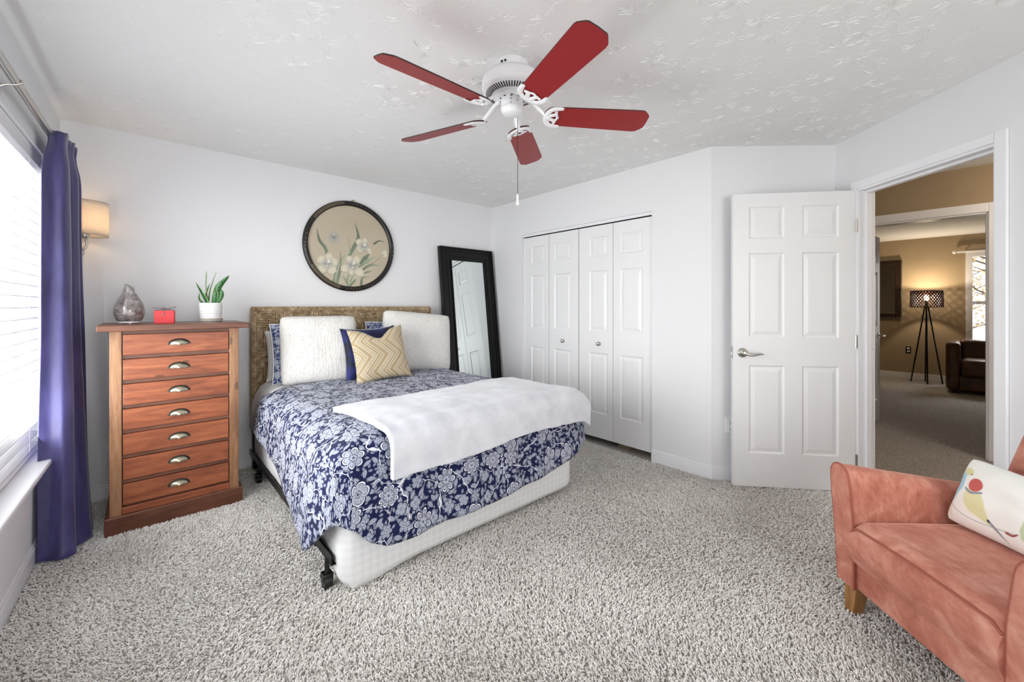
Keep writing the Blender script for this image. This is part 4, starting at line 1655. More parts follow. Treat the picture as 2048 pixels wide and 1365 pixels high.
class Canvas:
    def __init__(self, x, y, bg):
        self.x, self.y = x, y
        self.c = np.broadcast_to(bg, x.shape + (3,)).astype(np.float32).copy()

    def blend(self, mask, col):
        m_ = np.clip(mask, 0, 1)[..., None]
        self.c = self.c * (1 - m_) + np.asarray(col, np.float32) * m_

    def blob(self, cx, cy, rx, ry, ang, col, soft=0.15, op=1.0, ruffle=0.0):
        dx, dy = self.x - cx, self.y - cy
        a = math.radians(ang)
        u = (dx * math.cos(a) + dy * math.sin(a)) / rx
        v = (-dx * math.sin(a) + dy * math.cos(a)) / ry
        d = np.sqrt(u * u + v * v)
        if ruffle:
            th_ = np.arctan2(v, u)
            d = d * (1 + ruffle * np.sin(th_ * 7 + cx * 90) + ruffle * 0.6 * np.sin(th_ * 11 + cy * 70))
        self.blend(np.clip((1 - d) / soft, 0, 1) * op, col)
        return d

    def stroke(self, pts, widths, col, soft=0.004, op=1.0, col2=None):
        P = catmull([(a, b, 0) for a, b in pts], 28)
        best = np.full(self.x.shape, 1e9, np.float32)
        tt = np.zeros(self.x.shape, np.float32)
        m_ = len(P) - 1
        for i in range(m_):
            ax_, ay_, bx_, by_ = P[i].x, P[i].y, P[i + 1].x, P[i + 1].y
            ddx, ddy = bx_ - ax_, by_ - ay_
            l2 = ddx * ddx + ddy * ddy + 1e-12
            q = np.clip(((self.x - ax_) * ddx + (self.y - ay_) * ddy) / l2, 0, 1)
            d = np.hypot(self.x - ax_ - q * ddx, self.y - ay_ - q * ddy)
            w = np.interp((i + q) / m_, np.linspace(0, 1, len(widths)), widths)
            d = d - w
            upd = d < best
            best = np.where(upd, d, best)
            tt = np.where(upd, (i + q) / m_, tt)
        mask = np.clip(-best / soft + 0.5, 0, 1) * op
        c = np.asarray(col, np.float32)
        if col2 is not None:
            c = c * (1 - tt[..., None]) + np.asarray(col2, np.float32) * tt[..., None]
        self.blend(mask, c)


N = 380
Ri = Rf - 0.043
gx, gz = np.meshgrid(np.linspace(-Ri, Ri, N), np.linspace(-Ri, Ri, N))
cv = Canvas(gx, gz, L3(186, 174, 152))
# pixel space of the photo crop (centre 692,494 span +-90) mapped to metres


def pm(px, pz):
    # px, pz in the 1365 crop of the picture; the disc spans 165..1225 wide and 165..1190 high, seen obliquely
    return ((px - 697) / 530.0 * Ri, (678 - pz + (px - 697) * 0.115) / 512.0 * Ri)


cv.blob(0.10, 0.22, 0.30, 0.12, 10, L3(178, 164, 140), 1.0, 0.5)
cv.blob(-0.05, -0.25, 0.35, 0.15, 0, L3(200, 190, 168), 1.0, 0.6)
cv.blob(0.2, -0.05, 0.16, 0.12, 0, L3(196, 178, 150), 1.0, 0.5)
GD, GM, GL = L3(74, 92, 78), L3(112, 130, 108), L3(164, 174, 148)


def leafp(pts, w, c1=GD, c2=GM, op=0.9):
    cv.stroke([pm(*p) for p in pts], w, c1, 0.005, op, c2)


leafp([(400, 800), (370, 690), (300, 590), (272, 450)], [0.012, 0.014, 0.012, 0.001], GM, GD)
leafp([(670, 800), (730, 690), (790, 560), (745, 375)], [0.013, 0.017, 0.014, 0.001], GM, GD)
leafp([(470, 1130), (520, 980), (590, 830), (690, 745)], [0.014, 0.018, 0.014, 0.003], GM, GL)
leafp([(520, 1120), (555, 960), (560, 735)], [0.010, 0.010, 0.001], GM, L3(120, 96, 86))
leafp([(820, 900), (880, 840), (930, 790)], [0.008, 0.022, 0.010], GD, GM)
leafp([(790, 950), (900, 880), (1050, 810)], [0.006, 0.020, 0.001], GM, GL)
leafp([(820, 1000), (960, 930), (1140, 950)], [0.010, 0.013, 0.001], GD, GL)
leafp([(850, 1030), (930, 1015), (1000, 1000)], [0.006, 0.010, 0.001], GD, GL)
leafp([(660, 1180), (620, 1090), (560, 1020)], [0.006, 0.012, 0.001], GM, GL)
leafp([(670, 1180), (700, 1080), (760, 1020)], [0.006, 0.012, 0.002], GM, GL)
leafp([(680, 1185), (740, 1120), (770, 1090)], [0.006, 0.012, 0.002], GD, GL)
leafp([(830, 1180), (850, 1090), (980, 1085)], [0.012, 0.012, 0.001], GD, GL)
leafp([(640, 1150), (660, 1050), (690, 1010)], [0.004, 0.010, 0.002], GM, GL)
cv.stroke([pm(1010, 650), pm(1080, 612), pm(1165, 632)], [0.010, 0.006, 0.001], GD, 0.004, 0.9)
cv.stroke([pm(655, 535), pm(675, 650), pm(675, 740)], [0.0008, 0.0016, 0.002], L3(120, 104, 88), 0.002, 0.9)
cv.stroke([pm(930, 930), pm(1030, 880), pm(1100, 830)], [0.002, 0.002, 0.002], L3(112, 104, 84), 0.002, 0.9)
cv.stroke([pm(480, 1130), pm(540, 930), pm(650, 760)], [0.002, 0.002, 0.002], L3(210, 212, 190), 0.002, 0.8)
cv.stroke([pm(670, 1180), pm(680, 1090), pm(730, 1030)], [0.0018, 0.0018, 0.001], L3(214, 216, 196), 0.002, 0.8)
CR, SH, DK = L3(214, 208, 184), L3(150, 152, 158), L3(92, 94, 104)


def iris(px, pz, s, petals, shade):
    cx, cy = pm(px, pz)
    for dx, dy, rx, ry, a in petals:
        X_, Y_ = cx + dx * s, cy + dy * s
        cv.blob(X_, Y_ - 0.003, rx * s * 1.05, ry * s * 1.05, a, L3(112, 108, 98), 0.10, 0.55, 0.07)
        cv.blob(X_, Y_, rx * s, ry * s, a, L3(196, 190, 168), 0.10, 1.0, 0.07)
        cv.blob(X_ + dx * s * 0.10, Y_ + dy * s * 0.10, rx * s * 0.86, ry * s * 0.86, a, CR, 0.5, 0.9, 0.07)
    cv.blob(cx, cy, 0.62 * s, 0.56 * s, 20, SH, 1.0, shade)
    cv.blob(cx + 0.10 * s, cy + 0.22 * s, 0.16 * s, 0.22 * s, 0, L3(226, 224, 206), 0.4, 0.9)
    cv.blob(cx, cy - 0.06 * s, 0.08 * s, 0.24 * s, 10, L3(232, 230, 214), 0.4, 0.9)
    cv.stroke([(cx - 0.30 * s, cy + 0.05 * s), (cx, cy - 0.02 * s), (cx + 0.34 * s, cy + 0.10 * s)], [0.001, 0.0035, 0.001], DK, 0.002, 0.8)
    cv.stroke([(cx + 0.05 * s, cy + 0.35 * s), (cx, cy), (cx + 0.1 * s, cy - 0.36 * s)], [0.001, 0.003, 0.001], DK, 0.002, 0.6)


five = [(-0.40, 0.30, 0.42, 0.34, 30), (0.12, 0.52, 0.40, 0.34, 80), (0.48, 0.18, 0.34, 0.40, 20), (0.34, -0.42, 0.40, 0.44, -30), (-0.36, -0.40, 0.46, 0.38, 40)]
iris(395, 885, 0.110, five, 0.8)
iris(715, 920, 0.112, [(-0.25, 0.45, 0.32, 0.36, 20), (0.30, 0.45, 0.32, 0.38, -20), (-0.55, -0.25, 0.46, 0.36, 30), (0.52, -0.50, 0.48, 0.40, -35), (-0.1, -0.45, 0.24, 0.4, 0)], 0.9)
iris(862, 690, 0.098, [(-0.42, 0.42, 0.36, 0.32, 20), (0.10, 0.55, 0.34, 0.30, 60), (-0.30, -0.15, 0.36, 0.44, 10), (0.42, -0.2, 0.44, 0.24, -35), (0.55, -0.45, 0.30, 0.12, -35)], 0.95)
cx, cy = pm(475, 560)
cv.blob(cx, cy, 0.055, 0.065, 0, L3(128, 134, 142), 1.0, 0.75)
for dx, dy, rx, ry, a in ((0, 0.028, 0.020, 0.026, 0), (-0.026, -0.024, 0.024, 0.018, 30), (0.026, -0.024, 0.020, 0.026, 30)):
    cv.blob(cx + dx, cy + dy, rx, ry, a, L3(168, 170, 168), 0.6, 0.9)
cv.blob(cx, cy + 0.03, 0.009, 0.014, 0, L3(200, 198, 180), 0.6, 0.9)
cv.stroke([(cx - 0.02, cy - 0.01), (cx, cy), (cx + 0.022, cy - 0.012)], [0.001, 0.003, 0.001], DK, 0.003, 0.8)
cx, cy = pm(1148, 795)
for dx, dy, rx, ry, a in ((0.010, 0.018, 0.024, 0.026, 0), (-0.010, 0.0, 0.018, 0.026, 20), (0.012, -0.010, 0.026, 0.018, 10)):
    cv.blob(cx + dx, cy + dy, rx, ry, a, CR, 0.3, 0.95)
cv.blob(cx - 0.012, cy - 0.004, 0.016, 0.022, 20, SH, 0.9, 0.8)
o = painted_grid('painting', gx, np.full_like(gx, -0.012), gz, cv.c, M['paint'], pic, keep=(gx ** 2 + gz ** 2 < (Rf - 0.0425) ** 2))
mb = MB()
mb.T = lambda p: (0.02 + p[0], p[1], Rf + p[2])
mb.box(-0.016, 0.016, -0.006, 0.0, -0.01, 0.008)
mb.prism([(-0.018, -0.006), (0.018, -0.006), (0.018, 0), (-0.018, 0)], 0.008, 0.011)
mb.taper((0, -0.003, 0.011), (0.017, 0.003), (0, -0.003, 0.02), (0.003, 0.003))
mk('hanger', mb, M['pewter'], pic)

# ------------------------------------------------------------------ leaning floor mirror
fm = thing('floor_mirror', 'tall black framed mirror leaning in the corner behind the bed', 'mirror', (2.70, 3.53, 0))
lean = math.atan2(0.235, 1.92)
fm.rotation_euler = (-lean, 0, 0)
HW, HH = 0.358, 1.925
mb = MB()
for nm, (x0, x1, z0, z1) in (('l', (-HW, -HW + 0.15, 0.0, HH)), ('r', (HW - 0.15, HW, 0.0, HH)), ('b', (-HW + 0.15, HW - 0.15, 0.0, 0.15)), ('t', (-HW + 0.15, HW - 0.15, HH - 0.15, HH))):
    mb.box(x0, x1, -0.018, 0.018, z0, z1)
# stepped mouldings along the frame
for k, (i0, h) in enumerate(((0.0, 0.030), (0.022, 0.026), (0.085, 0.024), (0.128, 0.030))):
    w = 0.014 if k in (0, 3) else 0.02
    for (x0, x1, z0, z1) in ((-HW + i0, -HW + i0 + w, i0, HH - i0), (HW - i0 - w, HW - i0, i0, HH - i0), (-HW + i0 + w, HW - i0 - w, i0, i0 + w), (-HW + i0 + w, HW - i0 - w, HH - i0 - w, HH - i0)):
        mb.box(x0, x1, -h, -0.017, z0, z1)
mk('mirror_frame', mb, M['mirror_frame'], fm, bevel=0.003)
mb = MB()
mb.box(-HW + 0.148, HW - 0.148, -0.0195, -0.0175, 0.148, HH - 0.148)
mk('mirror_glass', mb, M['mirror'], fm)

# ------------------------------------------------------------------ bed
BX0, BX1, BY0, BY1 = 0.64, 2.215, 1.815, 3.70
bed = thing('bed', 'queen bed with woven rope headboard and white box spring', 'bed', ((BX0 + BX1) / 2, BY0, 0))
BO = (-(BX0 + BX1) / 2, -BY0)


def BL(p):
    return (p[0] + BO[0], p[1] + BO[1], p[2])


hb = bpy.data.objects.new('headboard', None)
COL.objects.link(hb)
hb.parent = bed
HX0, HX1, HY, HZ = 0.636, 2.205, 3.70, 1.262
mb = MB()
mb.T = BL
mb.box(HX0 + 0.01, HX1 - 0.01, HY + 0.005, HY + 0.045, 0.40, HZ - 0.01)
mk('backing_board', mb, M['rope_back'], hb)
mb = MB()
mb.T = BL
ncol, nrow = 11, 6
cwid = (HX1 - HX0) / ncol
rh = 0.137
rr = random.Random(9)
for c in range(ncol):
    for r_ in range(nrow):
        x0 = HX0 + c * cwid
        zt = HZ - 0.022 - r_ * rh
        ns = 10
        horiz = (c + r_) % 2 == 0
        for k in range(ns):
            rad = (rh if horiz else cwid) / ns * 0.50
            jit = [rr.uniform(-0.0015, 0.0015) for _ in range(7)]
            pts = []
            for i in range(7):
                q = i / 6
                bul = -0.006 * math.sin(PI * q)
                if horiz:
                    pts.append((x0 + cwid * q, HY + 0.002 + bul, zt - rh * (k + 0.5) / ns + jit[i]))
                else:
                    pts.append((x0 + cwid * (k + 0.5) / ns + jit[i], HY + 0.002 + bul, zt - rh * q))
            mb.tube(pts, rad, 6, [rad * rr.uniform(0.85, 1.1) for _ in range(7)])
mk('woven_panel', mb, M['rope'], hb, smooth=True, angle=80)
mb = MB()
mb.T = BL
for k in range(150):
    x = HX0 + (HX1 - HX0) * (k + 0.5) / 150
    mb.tube([(x - 0.004, HY - 0.004, HZ - 0.028), (x, HY - 0.010, HZ - 0.012), (x, HY + 0.0, HZ + 0.0), (x, HY + 0.045, HZ + 0.0), (x, HY + 0.05, HZ - 0.03)], 0.0058 * rr.uniform(0.85, 1.1), 6)
for k in range(80):
    z = 0.42 + (HZ - 0.43) * (k + 0.5) / 80
    for xe, sg in ((HX0, -1), (HX1, 1)):
        mb.tube([(xe - sg * 0.022, HY - 0.006, z), (xe + sg * 0.002, HY - 0.008, z + 0.002), (xe + sg * 0.006, HY + 0.02, z), (xe, HY + 0.05, z)], 0.0058 * rr.uniform(0.85, 1.1), 6)
mk('rope_edge', mb, M['rope'], hb, smooth=True, angle=80)
for xe in (HX0 + 0.03, HX1 - 0.03):
    mb = MB()
    mb.T = BL
    mb.box(xe - 0.025, xe + 0.025, HY + 0.0, HY + 0.045, 0.0, 0.43)
    mk('post', mb, M['black_metal'], hb, bevel=0.003)
# steel frame
mb = MB()
mb.T = BL
for x in (BX0 - 0.02, BX1 + 0.005):
    mb.box(x, x + 0.004, BY0 + 0.06, HY + 0.0, 0.125, 0.17)
    xa, xb = (x, x + 0.04) if x < 1 else (x - 0.036, x + 0.004)
    mb.box(xa, xb, BY0 + 0.06, HY + 0.0, 0.125, 0.129)
for y in (BY0 + 0.3, BY1 - 0.4):
    mb.box(BX0 - 0.016, BX1 + 0.005, y, y + 0.035, 0.105, 0.124)
fr = mk('bed_frame', mb, M['black_metal'], bed)
for x, sg in ((BX0 - 0.018, -1), (BX1 + 0.01, 1)):
    for y in (BY0 + 0.12, BY1 - 0.3):
        mb = MB()
        mb.T = BL
        mb.tube([(x, y, 0.13), (x, y, 0.055)], 0.011, 10)
        mb.tube([(x - 0.018, y, 0.031), (x + 0.018, y, 0.031)], 0.031, 18)
        mb.box(x - 0.022, x + 0.022, y - 0.02, y + 0.026, 0.04, 0.068)
        mk('caster', mb, M['black_plastic'], bed, smooth=True, bevel=0.004)


# box spring with fitted gingham cover, rounded corners, slightly sagging skirt
def rounded_rect(x0, x1, y0, y1, r, n=8):
    out = []
    for cx, cy, a0 in ((x1 - r, y1 - r, 0), (x0 + r, y1 - r, PI / 2), (x0 + r, y0 + r, PI), (x1 - r, y0 + r, 1.5 * PI)):
        for k in range(n + 1):
            a = a0 + PI / 2 * k / n
            out.append((cx + r * math.cos(a), cy + r * math.sin(a)))
    return out


def densify(o, d):
    res = []
    for i in range(len(o)):
        a, b = Vector(o[i]), Vector(o[(i + 1) % len(o)])
        m_ = max(1, int((b - a).length / d))
        for k in range(m_):
            res.append(a.lerp(b, k / m_))
    return res


def stacked(mb, o, levels, wrinkle=0.0, foot_drop=None):
    n = len(o)
    c = sum(o, Vector((0, 0))) / n
    vs, fs = [], []
    for li, (z, ins) in enumerate(levels):
        for p in o:
            d = (p - c)
            q = c + Vector((d.x * (1 - ins / max(0.2, abs(d.x) + 1e-6)) if abs(d.x) > 0.3 else d.x, d.y * (1 - ins / max(0.2, abs(d.y) + 1e-6)) if abs(d.y) > 0.3 else d.y))
            dd = d.normalized()
            wn = wrinkle * mnoise.noise(Vector((p.x * 9, p.y * 9, z * 2.2)))
            zz = z
            if foot_drop:
                zz = foot_drop(p, z)
            vs.append((q.x + dd.x * wn, q.y + dd.y * wn, zz))
    L_ = len(levels)
    for i in range(L_ - 1):
        for k in range(n):
            fs.append((i * n + k, i * n + (k + 1) % n, (i + 1) * n + (k + 1) % n, (i + 1) * n + k))
    fs.append(tuple(range(n - 1, -1, -1)))
    fs.append(tuple((L_ - 1) * n + k for k in range(n)))
    mb.add(vs, fs)


def drop(p, z):
    if z < 0.2:
        f = max(0.0, min(1.0, (BY0 + 0.16 - p.y) / 0.16))
        cl = math.exp(-((p.x - BX0 - 0.10) / 0.16) ** 2)
        return z - f * (0.095 + 0.030 * cl) * (0.2 - z) / 0.07
    return z


mb = MB()
mb.T = BL
stacked(mb, densify(rounded_rect(BX0, BX1, BY0, BY1 - 0.01, 0.07), 0.03), [(0.130, 0.03), (0.133, 0.008), (0.145, 0.0), (0.20, 0.0), (0.26, 0.0), (0.345, 0.0), (0.36, 0.01)], 0.004, drop)
mk('box_spring', mb, M['gingham'], bed, smooth=True, angle=60)
mb = MB()
mb.T = BL
stacked(mb, densify(rounded_rect(BX0 + 0.015, BX1 - 0.015, BY0 + 0.015, BY1 - 0.015, 0.09), 0.04), [(0.36, 0.02), (0.375, 0.0), (0.50, 0.0), (0.60, 0.0), (0.632, 0.012), (0.645, 0.04)])
mk('mattress', mb, M['sheet'], bed, smooth=True, angle=60)

# ------------------------------------------------------------------ duvet
TZ = 0.675
DX0, DX1, DYF, DYH = 0.685, 2.185, 1.83, 3.34


def top_z(x, y):
    u = (x - DX0) / (DX1 - DX0)
    w = (y - DYF) / (DYH - DYF)
    crown = 0.018 * (1 - (2 * u - 1) ** 4)
    e = min(x - DX0, DX1 - x, y - DYF)
    dip = -0.022 * max(0.0, 1 - e / 0.09) ** 2
    return TZ + crown + dip + 0.007 * mnoise.noise(Vector((x * 5, y * 5, 0.4))) + 0.004 * mnoise.noise(Vector((x * 14, y * 14, 2.4))) + 0.012 * (1 - w) * 0


NX, NY = 76, 78
dv_, df_, du_ = [], [], []
idx = {}
for j in range(NY + 1):
    for i in range(NX + 1):
        x = DX0 + (DX1 - DX0) * i / NX
        y = DYF + (DYH - DYF) * j / NY
        idx[(i, j)] = len(dv_)
        dv_.append(Vector((x, y, top_z(x, y))))
        du_.append((x, y))
for j in range(NY):
    for i in range(NX):
        df_.append((idx[(i, j)], idx[(i + 1, j)], idx[(i + 1, j + 1)], idx[(i, j + 1)]))
# perimeter: left side head->foot, corner fan, foot left->right, corner fan, right side foot->head
per = []
for j in range(NY, -1, -1):
    per.append((idx[(0, j)], (-1.0, 0.0)))
FAN = 14
for k in range(1, FAN):
    a = PI + PI / 2 * k / FAN
    per.append((idx[(0, 0)], (math.cos(a), math.sin(a))))
for i in range(0, NX + 1):
    per.append((idx[(i, 0)], (0.0, -1.0)))
for k in range(1, FAN):
    a = 1.5 * PI + PI / 2 * k / FAN
    per.append((idx[(NX, 0)], (math.cos(a), math.sin(a))))
for j in range(0, NY + 1):
    per.append((idx[(NX, j)], (1.0, 0.0)))


def interp(x, xs, ys):
    return float(np.interp(x, xs, ys))


def hem_target(p, d):
    """hem point (x, y, z) for perimeter point p with outward direction d"""
    if d == (-1.0, 0.0):
        z = interp(p.y, [1.83, 1.90, 1.98, 2.05, 2.28, 2.87, 3.34], [0.315, 0.25, 0.175, 0.165, 0.215, 0.31, 0.39])
        x = interp(p.y, [1.83, 1.90, 2.0, 2.2, 2.87, 3.34], [0.580, 0.555, 0.532, 0.562, 0.60, 0.58]) + 0.010 * mnoise.noise(Vector((p.y * 6, 1, 1)))
        return Vector((x, p.y, z))
    if d == (0.0, -1.0):
        z = interp(p.x, [0.685, 0.74, 0.83, 1.0, 1.15, 1.48, 1.89, 2.1, 2.185], [0.30, 0.235, 0.185, 0.178, 0.185, 0.182, 0.22, 0.262, 0.285])
        return Vector((p.x, 1.752 + 0.012 * mnoise.noise(Vector((p.x * 5, 7, 1))), z))
    if d == (1.0, 0.0):
        z = interp(p.y, [1.83, 2.2, 3.34], [0.36, 0.34, 0.36])
        return Vector((2.30 + 0.01 * mnoise.noise(Vector((p.y * 6, 3, 1))), p.y, z))
    ang = math.atan2(d[1], d[0]) % (2 * PI)
    if d[0] < 0:  # near corner dog-ear
        q = (ang - PI) / (PI / 2)
        x = interp(q, [0, 0.25, 0.45, 0.62, 0.8, 1.0], [0.580, 0.590, 0.605, 0.628, 0.652, 0.685])
        y = interp(q, [0, 0.25, 0.45, 0.62, 0.8, 1.0], [1.83, 1.815, 1.80, 1.787, 1.768, 1.752])
        z = interp(q, [0, 0.3, 0.6, 1.0], [0.315, 0.335, 0.335, 0.30])
        return Vector((x, y, z))
    q = (ang - 1.5 * PI) / (PI / 2)
    return Vector((interp(q, [0, 0.5, 1], [2.185, 2.285, 2.30]), interp(q, [0, 0.5, 1], [1.752, 1.775, 1.83]), interp(q, [0, 0.3, 1], [0.285, 0.33, 0.36])))


ROWS = 26
prev = [a for a, _ in per]
strip = [prev]
hems = [hem_target(dv_[a], d) for a, d in per]
for r_ in range(1, ROWS + 1):
    row = []
    q = r_ / ROWS
    for k, (a, d) in enumerate(per):
        p = dv_[a]
        hm = hems[k]
        D3 = Vector((d[0], d[1], 0))
        drop_ = p.z - hm.z
        out_ = (Vector((hm.x, hm.y, 0)) - Vector((p.x, p.y, 0)))
        # rounded shoulder then hang
        s = q
        ho = 1 - (1 - min(1, s / 0.30)) ** 2.2
        zo = s ** 1.25
        sh = 0.62 + 0.38 * s
        pos = Vector((p.x + out_.x * (ho * sh), p.y + out_.y * (ho * sh), p.z - drop_ * zo))
        fold = 0.010 * mnoise.noise(Vector((p.x * 7 + d[0], p.y * 7 + d[1], 0.8 * s))) * s
        pos += D3 * fold
        pos.z += 0.004 * mnoise.noise(Vector((p.x * 11, p.y * 11, s * 6)))
        row.append(len(dv_))
        dv_.append(pos)
        ln = (abs(out_.length) * 0.35 + drop_) * s
        du_.append((p.x + d[0] * ln, p.y + d[1] * ln))
    strip.append(row)
for r_ in range(ROWS):
    for k in range(len(per) - 1):
        a, b, c, d = strip[r_][k], strip[r_][k + 1], strip[r_ + 1][k + 1], strip[r_ + 1][k]
        if a == b:
            df_.append((a, c, d))
        else:
            df_.append((a, b, c, d))
mb = MB()
mb.add(dv_, df_, du_)
duvet = mk('duvet', mb, M['floral'], None, smooth=True, solid=0.014, soff=-1.0, angle=80)
tag(duvet, 'navy and white floral duvet spread over the bed', 'duvet')

# folded-down sheet edge at the head
mb = MB()


def sheet(u, v):
    x = 0.655 + (2.20 - 0.655) * u
    y = 3.31 + 0.34 * v
    e = min(u, 1 - u) * 1.545
    z = 0.684 - 0.030 * max(0, 1 - e / 0.10) ** 2 + 0.004 * mnoise.noise(Vector((x * 6, y * 6, 1)))
    if u < 0.045:
        k = (0.045 - u) / 0.045
        x = 0.655 + 0.045 * 1.545 * (1 - k) - 0.030 * k
        x = 0.725 - 0.115 * math.sin(k * PI / 2)
        z -= 0.30 * k ** 2.0
    if u > 0.955:
        k = (u - 0.955) / 0.045
        x = 2.13 + 0.115 * math.sin(k * PI / 2)
        z -= 0.30 * k ** 2.0
    return (x, y, z)


mb.grid(sheet, 90, 16)
tag(mk('bed_sheet', mb, M['sheet'], None, smooth=True, solid=0.006, soff=-1, angle=80), 'white sheet folded over the duvet edge below the pillows', 'sheet')

# ------------------------------------------------------------------ throw blanket
mb = MB()


def throw(u, v):
    x = 0.795 + 1.442 * u
    back = 2.30 - 0.03 * math.sin(u * 5) + 0.02 * u
    tl = back - 1.80        # length on top
    hang = 0.135 + 0.01 * math.sin(u * 7) - 0.02 * u
    tot = tl + 0.09 + hang
    s = v * tot
    x_ = x + 0.022 * math.sin(v * 3) - 0.01 + 0.035 * v * (1 - u) + (-0.015 * (1 - v) if u < 0.02 else 0)
    xx = min(x_, 2.20)
    tz = top_z(min(max(xx, DX0 + 0.02), DX1 - 0.02), max(back - s, DYF + 0.03)) + 0.017 + 0.006 * mnoise.noise(Vector((x * 4, v * 4, 9)))
    if s < tl:
        y, z = back - s, tz
    elif s < tl + 0.09:
        a = (s - tl) / 0.09 * PI / 2
        y, z = 1.80 - 0.072 * math.sin(a), tz - 0.060 * (1 - math.cos(a))
    else:
        e = s - tl - 0.09
        y, z = 1.728 - 0.004 * e / 0.15, tz - 0.060 - e
    if x_ > 2.19:
        k = x_ - 2.19
        xx = 2.19 + 0.112 * (1 - math.exp(-k / 0.06))
        z -= 1.25 * max(0, k - 0.02) + 0.02
    y += 0.004 * mnoise.noise(Vector((x * 9, v * 6, 4)))
    return (xx, y, z)


mb.grid(throw, 90, 60)
blanket = mk('throw_blanket', mb, M['plush'], None, smooth=True, solid=0.030, soff=1.0, angle=85, bevel=0.011, seg=3)
tag(blanket, 'white plush throw folded across the foot of the bed', 'blanket')

# ------------------------------------------------------------------ pillows


def pillow_pts(w, h, th, n=36, pinch=0.05, sag=0.0, seed=0, pw=2.6, wr=0.006, corner=0.0):
    def fn(side):
        def f(u, v):
            a, b = 2 * u - 1, 2 * v - 1
            k = (max(0, 1 - abs(a) ** pw) * max(0, 1 - abs(b) ** pw)) ** 0.5
            ed = 1 - pinch * (1 - abs(b) ** 2) * abs(a) ** 3
            eb = 1 - pinch * (1 - abs(a) ** 2) * abs(b) ** 3
            cr = 1 - corner * (abs(a) * abs(b)) ** 6
            x = a * w / 2 * ed * cr
            y = b * h / 2 * eb * cr
            z = side * th / 2 * k
            z += wr * mnoise.noise(Vector((a * 2.4 + seed, b * 2.4, seed))) * k ** 0.5
            y -= sag * math.exp(-(a / 0.35) ** 2) * max(0, b) ** 3 * h
            return (x, y, z)
        return f
    return fn


def make_pillow(name, label, mat, w, h, th, loc, rx, rz, roll=0.0, seed=0, cat='pillow', group=None, pinch=0.05, sag=0.0, n=36, pipe=None, corner=0.0, pw=2.6):
    """stands on its lower edge; rx = lean back from vertical, rz = turn about vertical, roll = turn in its own plane"""
    o = thing(name, label, cat, loc, 0, group)
    Mx = Matrix.Rotation(rz, 3, 'Z') @ Matrix.Rotation(PI / 2 - rx, 3, 'X') @ Matrix.Rotation(roll, 3, 'Z')
    fn = pillow_pts(w, h, th, n, pinch, sag, seed, pw, 0.006, corner)
    mb = MB()
    mb.T = lambda p: tuple(Mx @ Vector((p[0], p[1] + h / 2 * 0.97, p[2])))
    for sd in (1, -1):
        mb.grid(fn(sd), n, n, lambda u, v: (u * w, v * h))
    mk('pillow_cover', mb, mat, o, smooth=True, weld=True, angle=80)
    if pipe:
        mb = MB()
        mb.T = lambda p: tuple(Mx @ Vector((p[0], p[1] + h / 2 * 0.97, p[2])))
        f = fn(1)
        loop = [f(k / n, 0) for k in range(n)] + [f(1, k / n) for k in range(n)] + [f(1 - k / n, 1) for k in range(n)] + [f(0, 1 - k / n) for k in range(n)]
        mb.tube(loop + [loop[0]], 0.004, 6)
        mk('piping', mb, pipe, o, smooth=True)
    return o


PB = 0.690
make_pillow('pillow', 'plain white pillow at back left against the headboard', M['sheet'], 0.62, 0.40, 0.17, (1.02, 3.60, PB + 0.0), 0.16, 0.0, 0, 1)
make_pillow('pillow', 'plain white pillow at back right against the headboard', M['sheet'], 0.62, 0.40, 0.17, (1.84, 3.60, PB + 0.0), 0.16, 0.0, 0, 2)
make_pillow('pillow', 'navy floral sham pillow behind the left cream pillow', M['floral_small'], 0.66, 0.46, 0.15, (1.055, 3.47, PB), 0.22, 0.0, 0, 3, pipe=M['sheet'])
make_pillow('pillow', 'navy floral sham pillow behind the right cream pillow', M['floral_small'], 0.66, 0.46, 0.15, (1.80, 3.47, PB), 0.22, 0.0, 0, 4, pipe=M['sheet'])
make_pillow('pillow', 'large cream quilted pillow at the left of the bed', M['cream'], 0.56, 0.525, 0.19, (1.035, 3.335, PB), 0.22, -0.10, 0.0, 5, pinch=0.01, pw=3.0, corner=0.05)
make_pillow('pillow', 'large cream quilted pillow at the right, tilted beside black mirror', M['cream'], 0.66, 0.55, 0.18, (1.875, 3.37, PB), 0.26, -0.16, -0.10, 6, pinch=0.01, pw=3.0, corner=0.05)
make_pillow('cushion', 'dark navy velvet cushion behind the gold cushion', M['navy'], 0.46, 0.43, 0.12, (1.40, 3.205, PB), 0.25, 0.0, 0.03, 7, cat='cushion', pinch=0.09)
make_pillow('cushion', 'gold chevron cushion with dented top in front of pillows', M['gold'], 0.46, 0.44, 0.13, (1.425, 3.06, PB), 0.32, -0.02, 0.07, 8, cat='cushion', pinch=0.10, sag=0.22)

# ------------------------------------------------------------------ armchair
CH = thing('armchair', 'rose suede armchair with wooden legs at the right', 'armchair', (2.216, 0.365, 0), math.radians(226))
AW, AD = 0.705, 0.70   # width, depth


def arm_profile(x_in, sg):
    # cross-section in (x, z): flared outward at the top, rounded crown
    pts = [(0.088, 0.115), (0.086, 0.38), (0.072, 0.50), (0.062, 0.560), (0.044, 0.590), (0.020, 0.602), (-0.008, 0.598), (-0.026, 0.580), (-0.034, 0.550), (-0.026, 0.46), (-0.008, 0.30), (0.004, 0.14), (0.008, 0.115)]
    sm = catmull([(a, b, 0) for a, b in pts[1:-1]], 30)
    pts = [pts[0]] + [(p.x, p.y) for p in sm] + [pts[-1]]
    return [(x_in + sg * a, b) for a, b in pts]


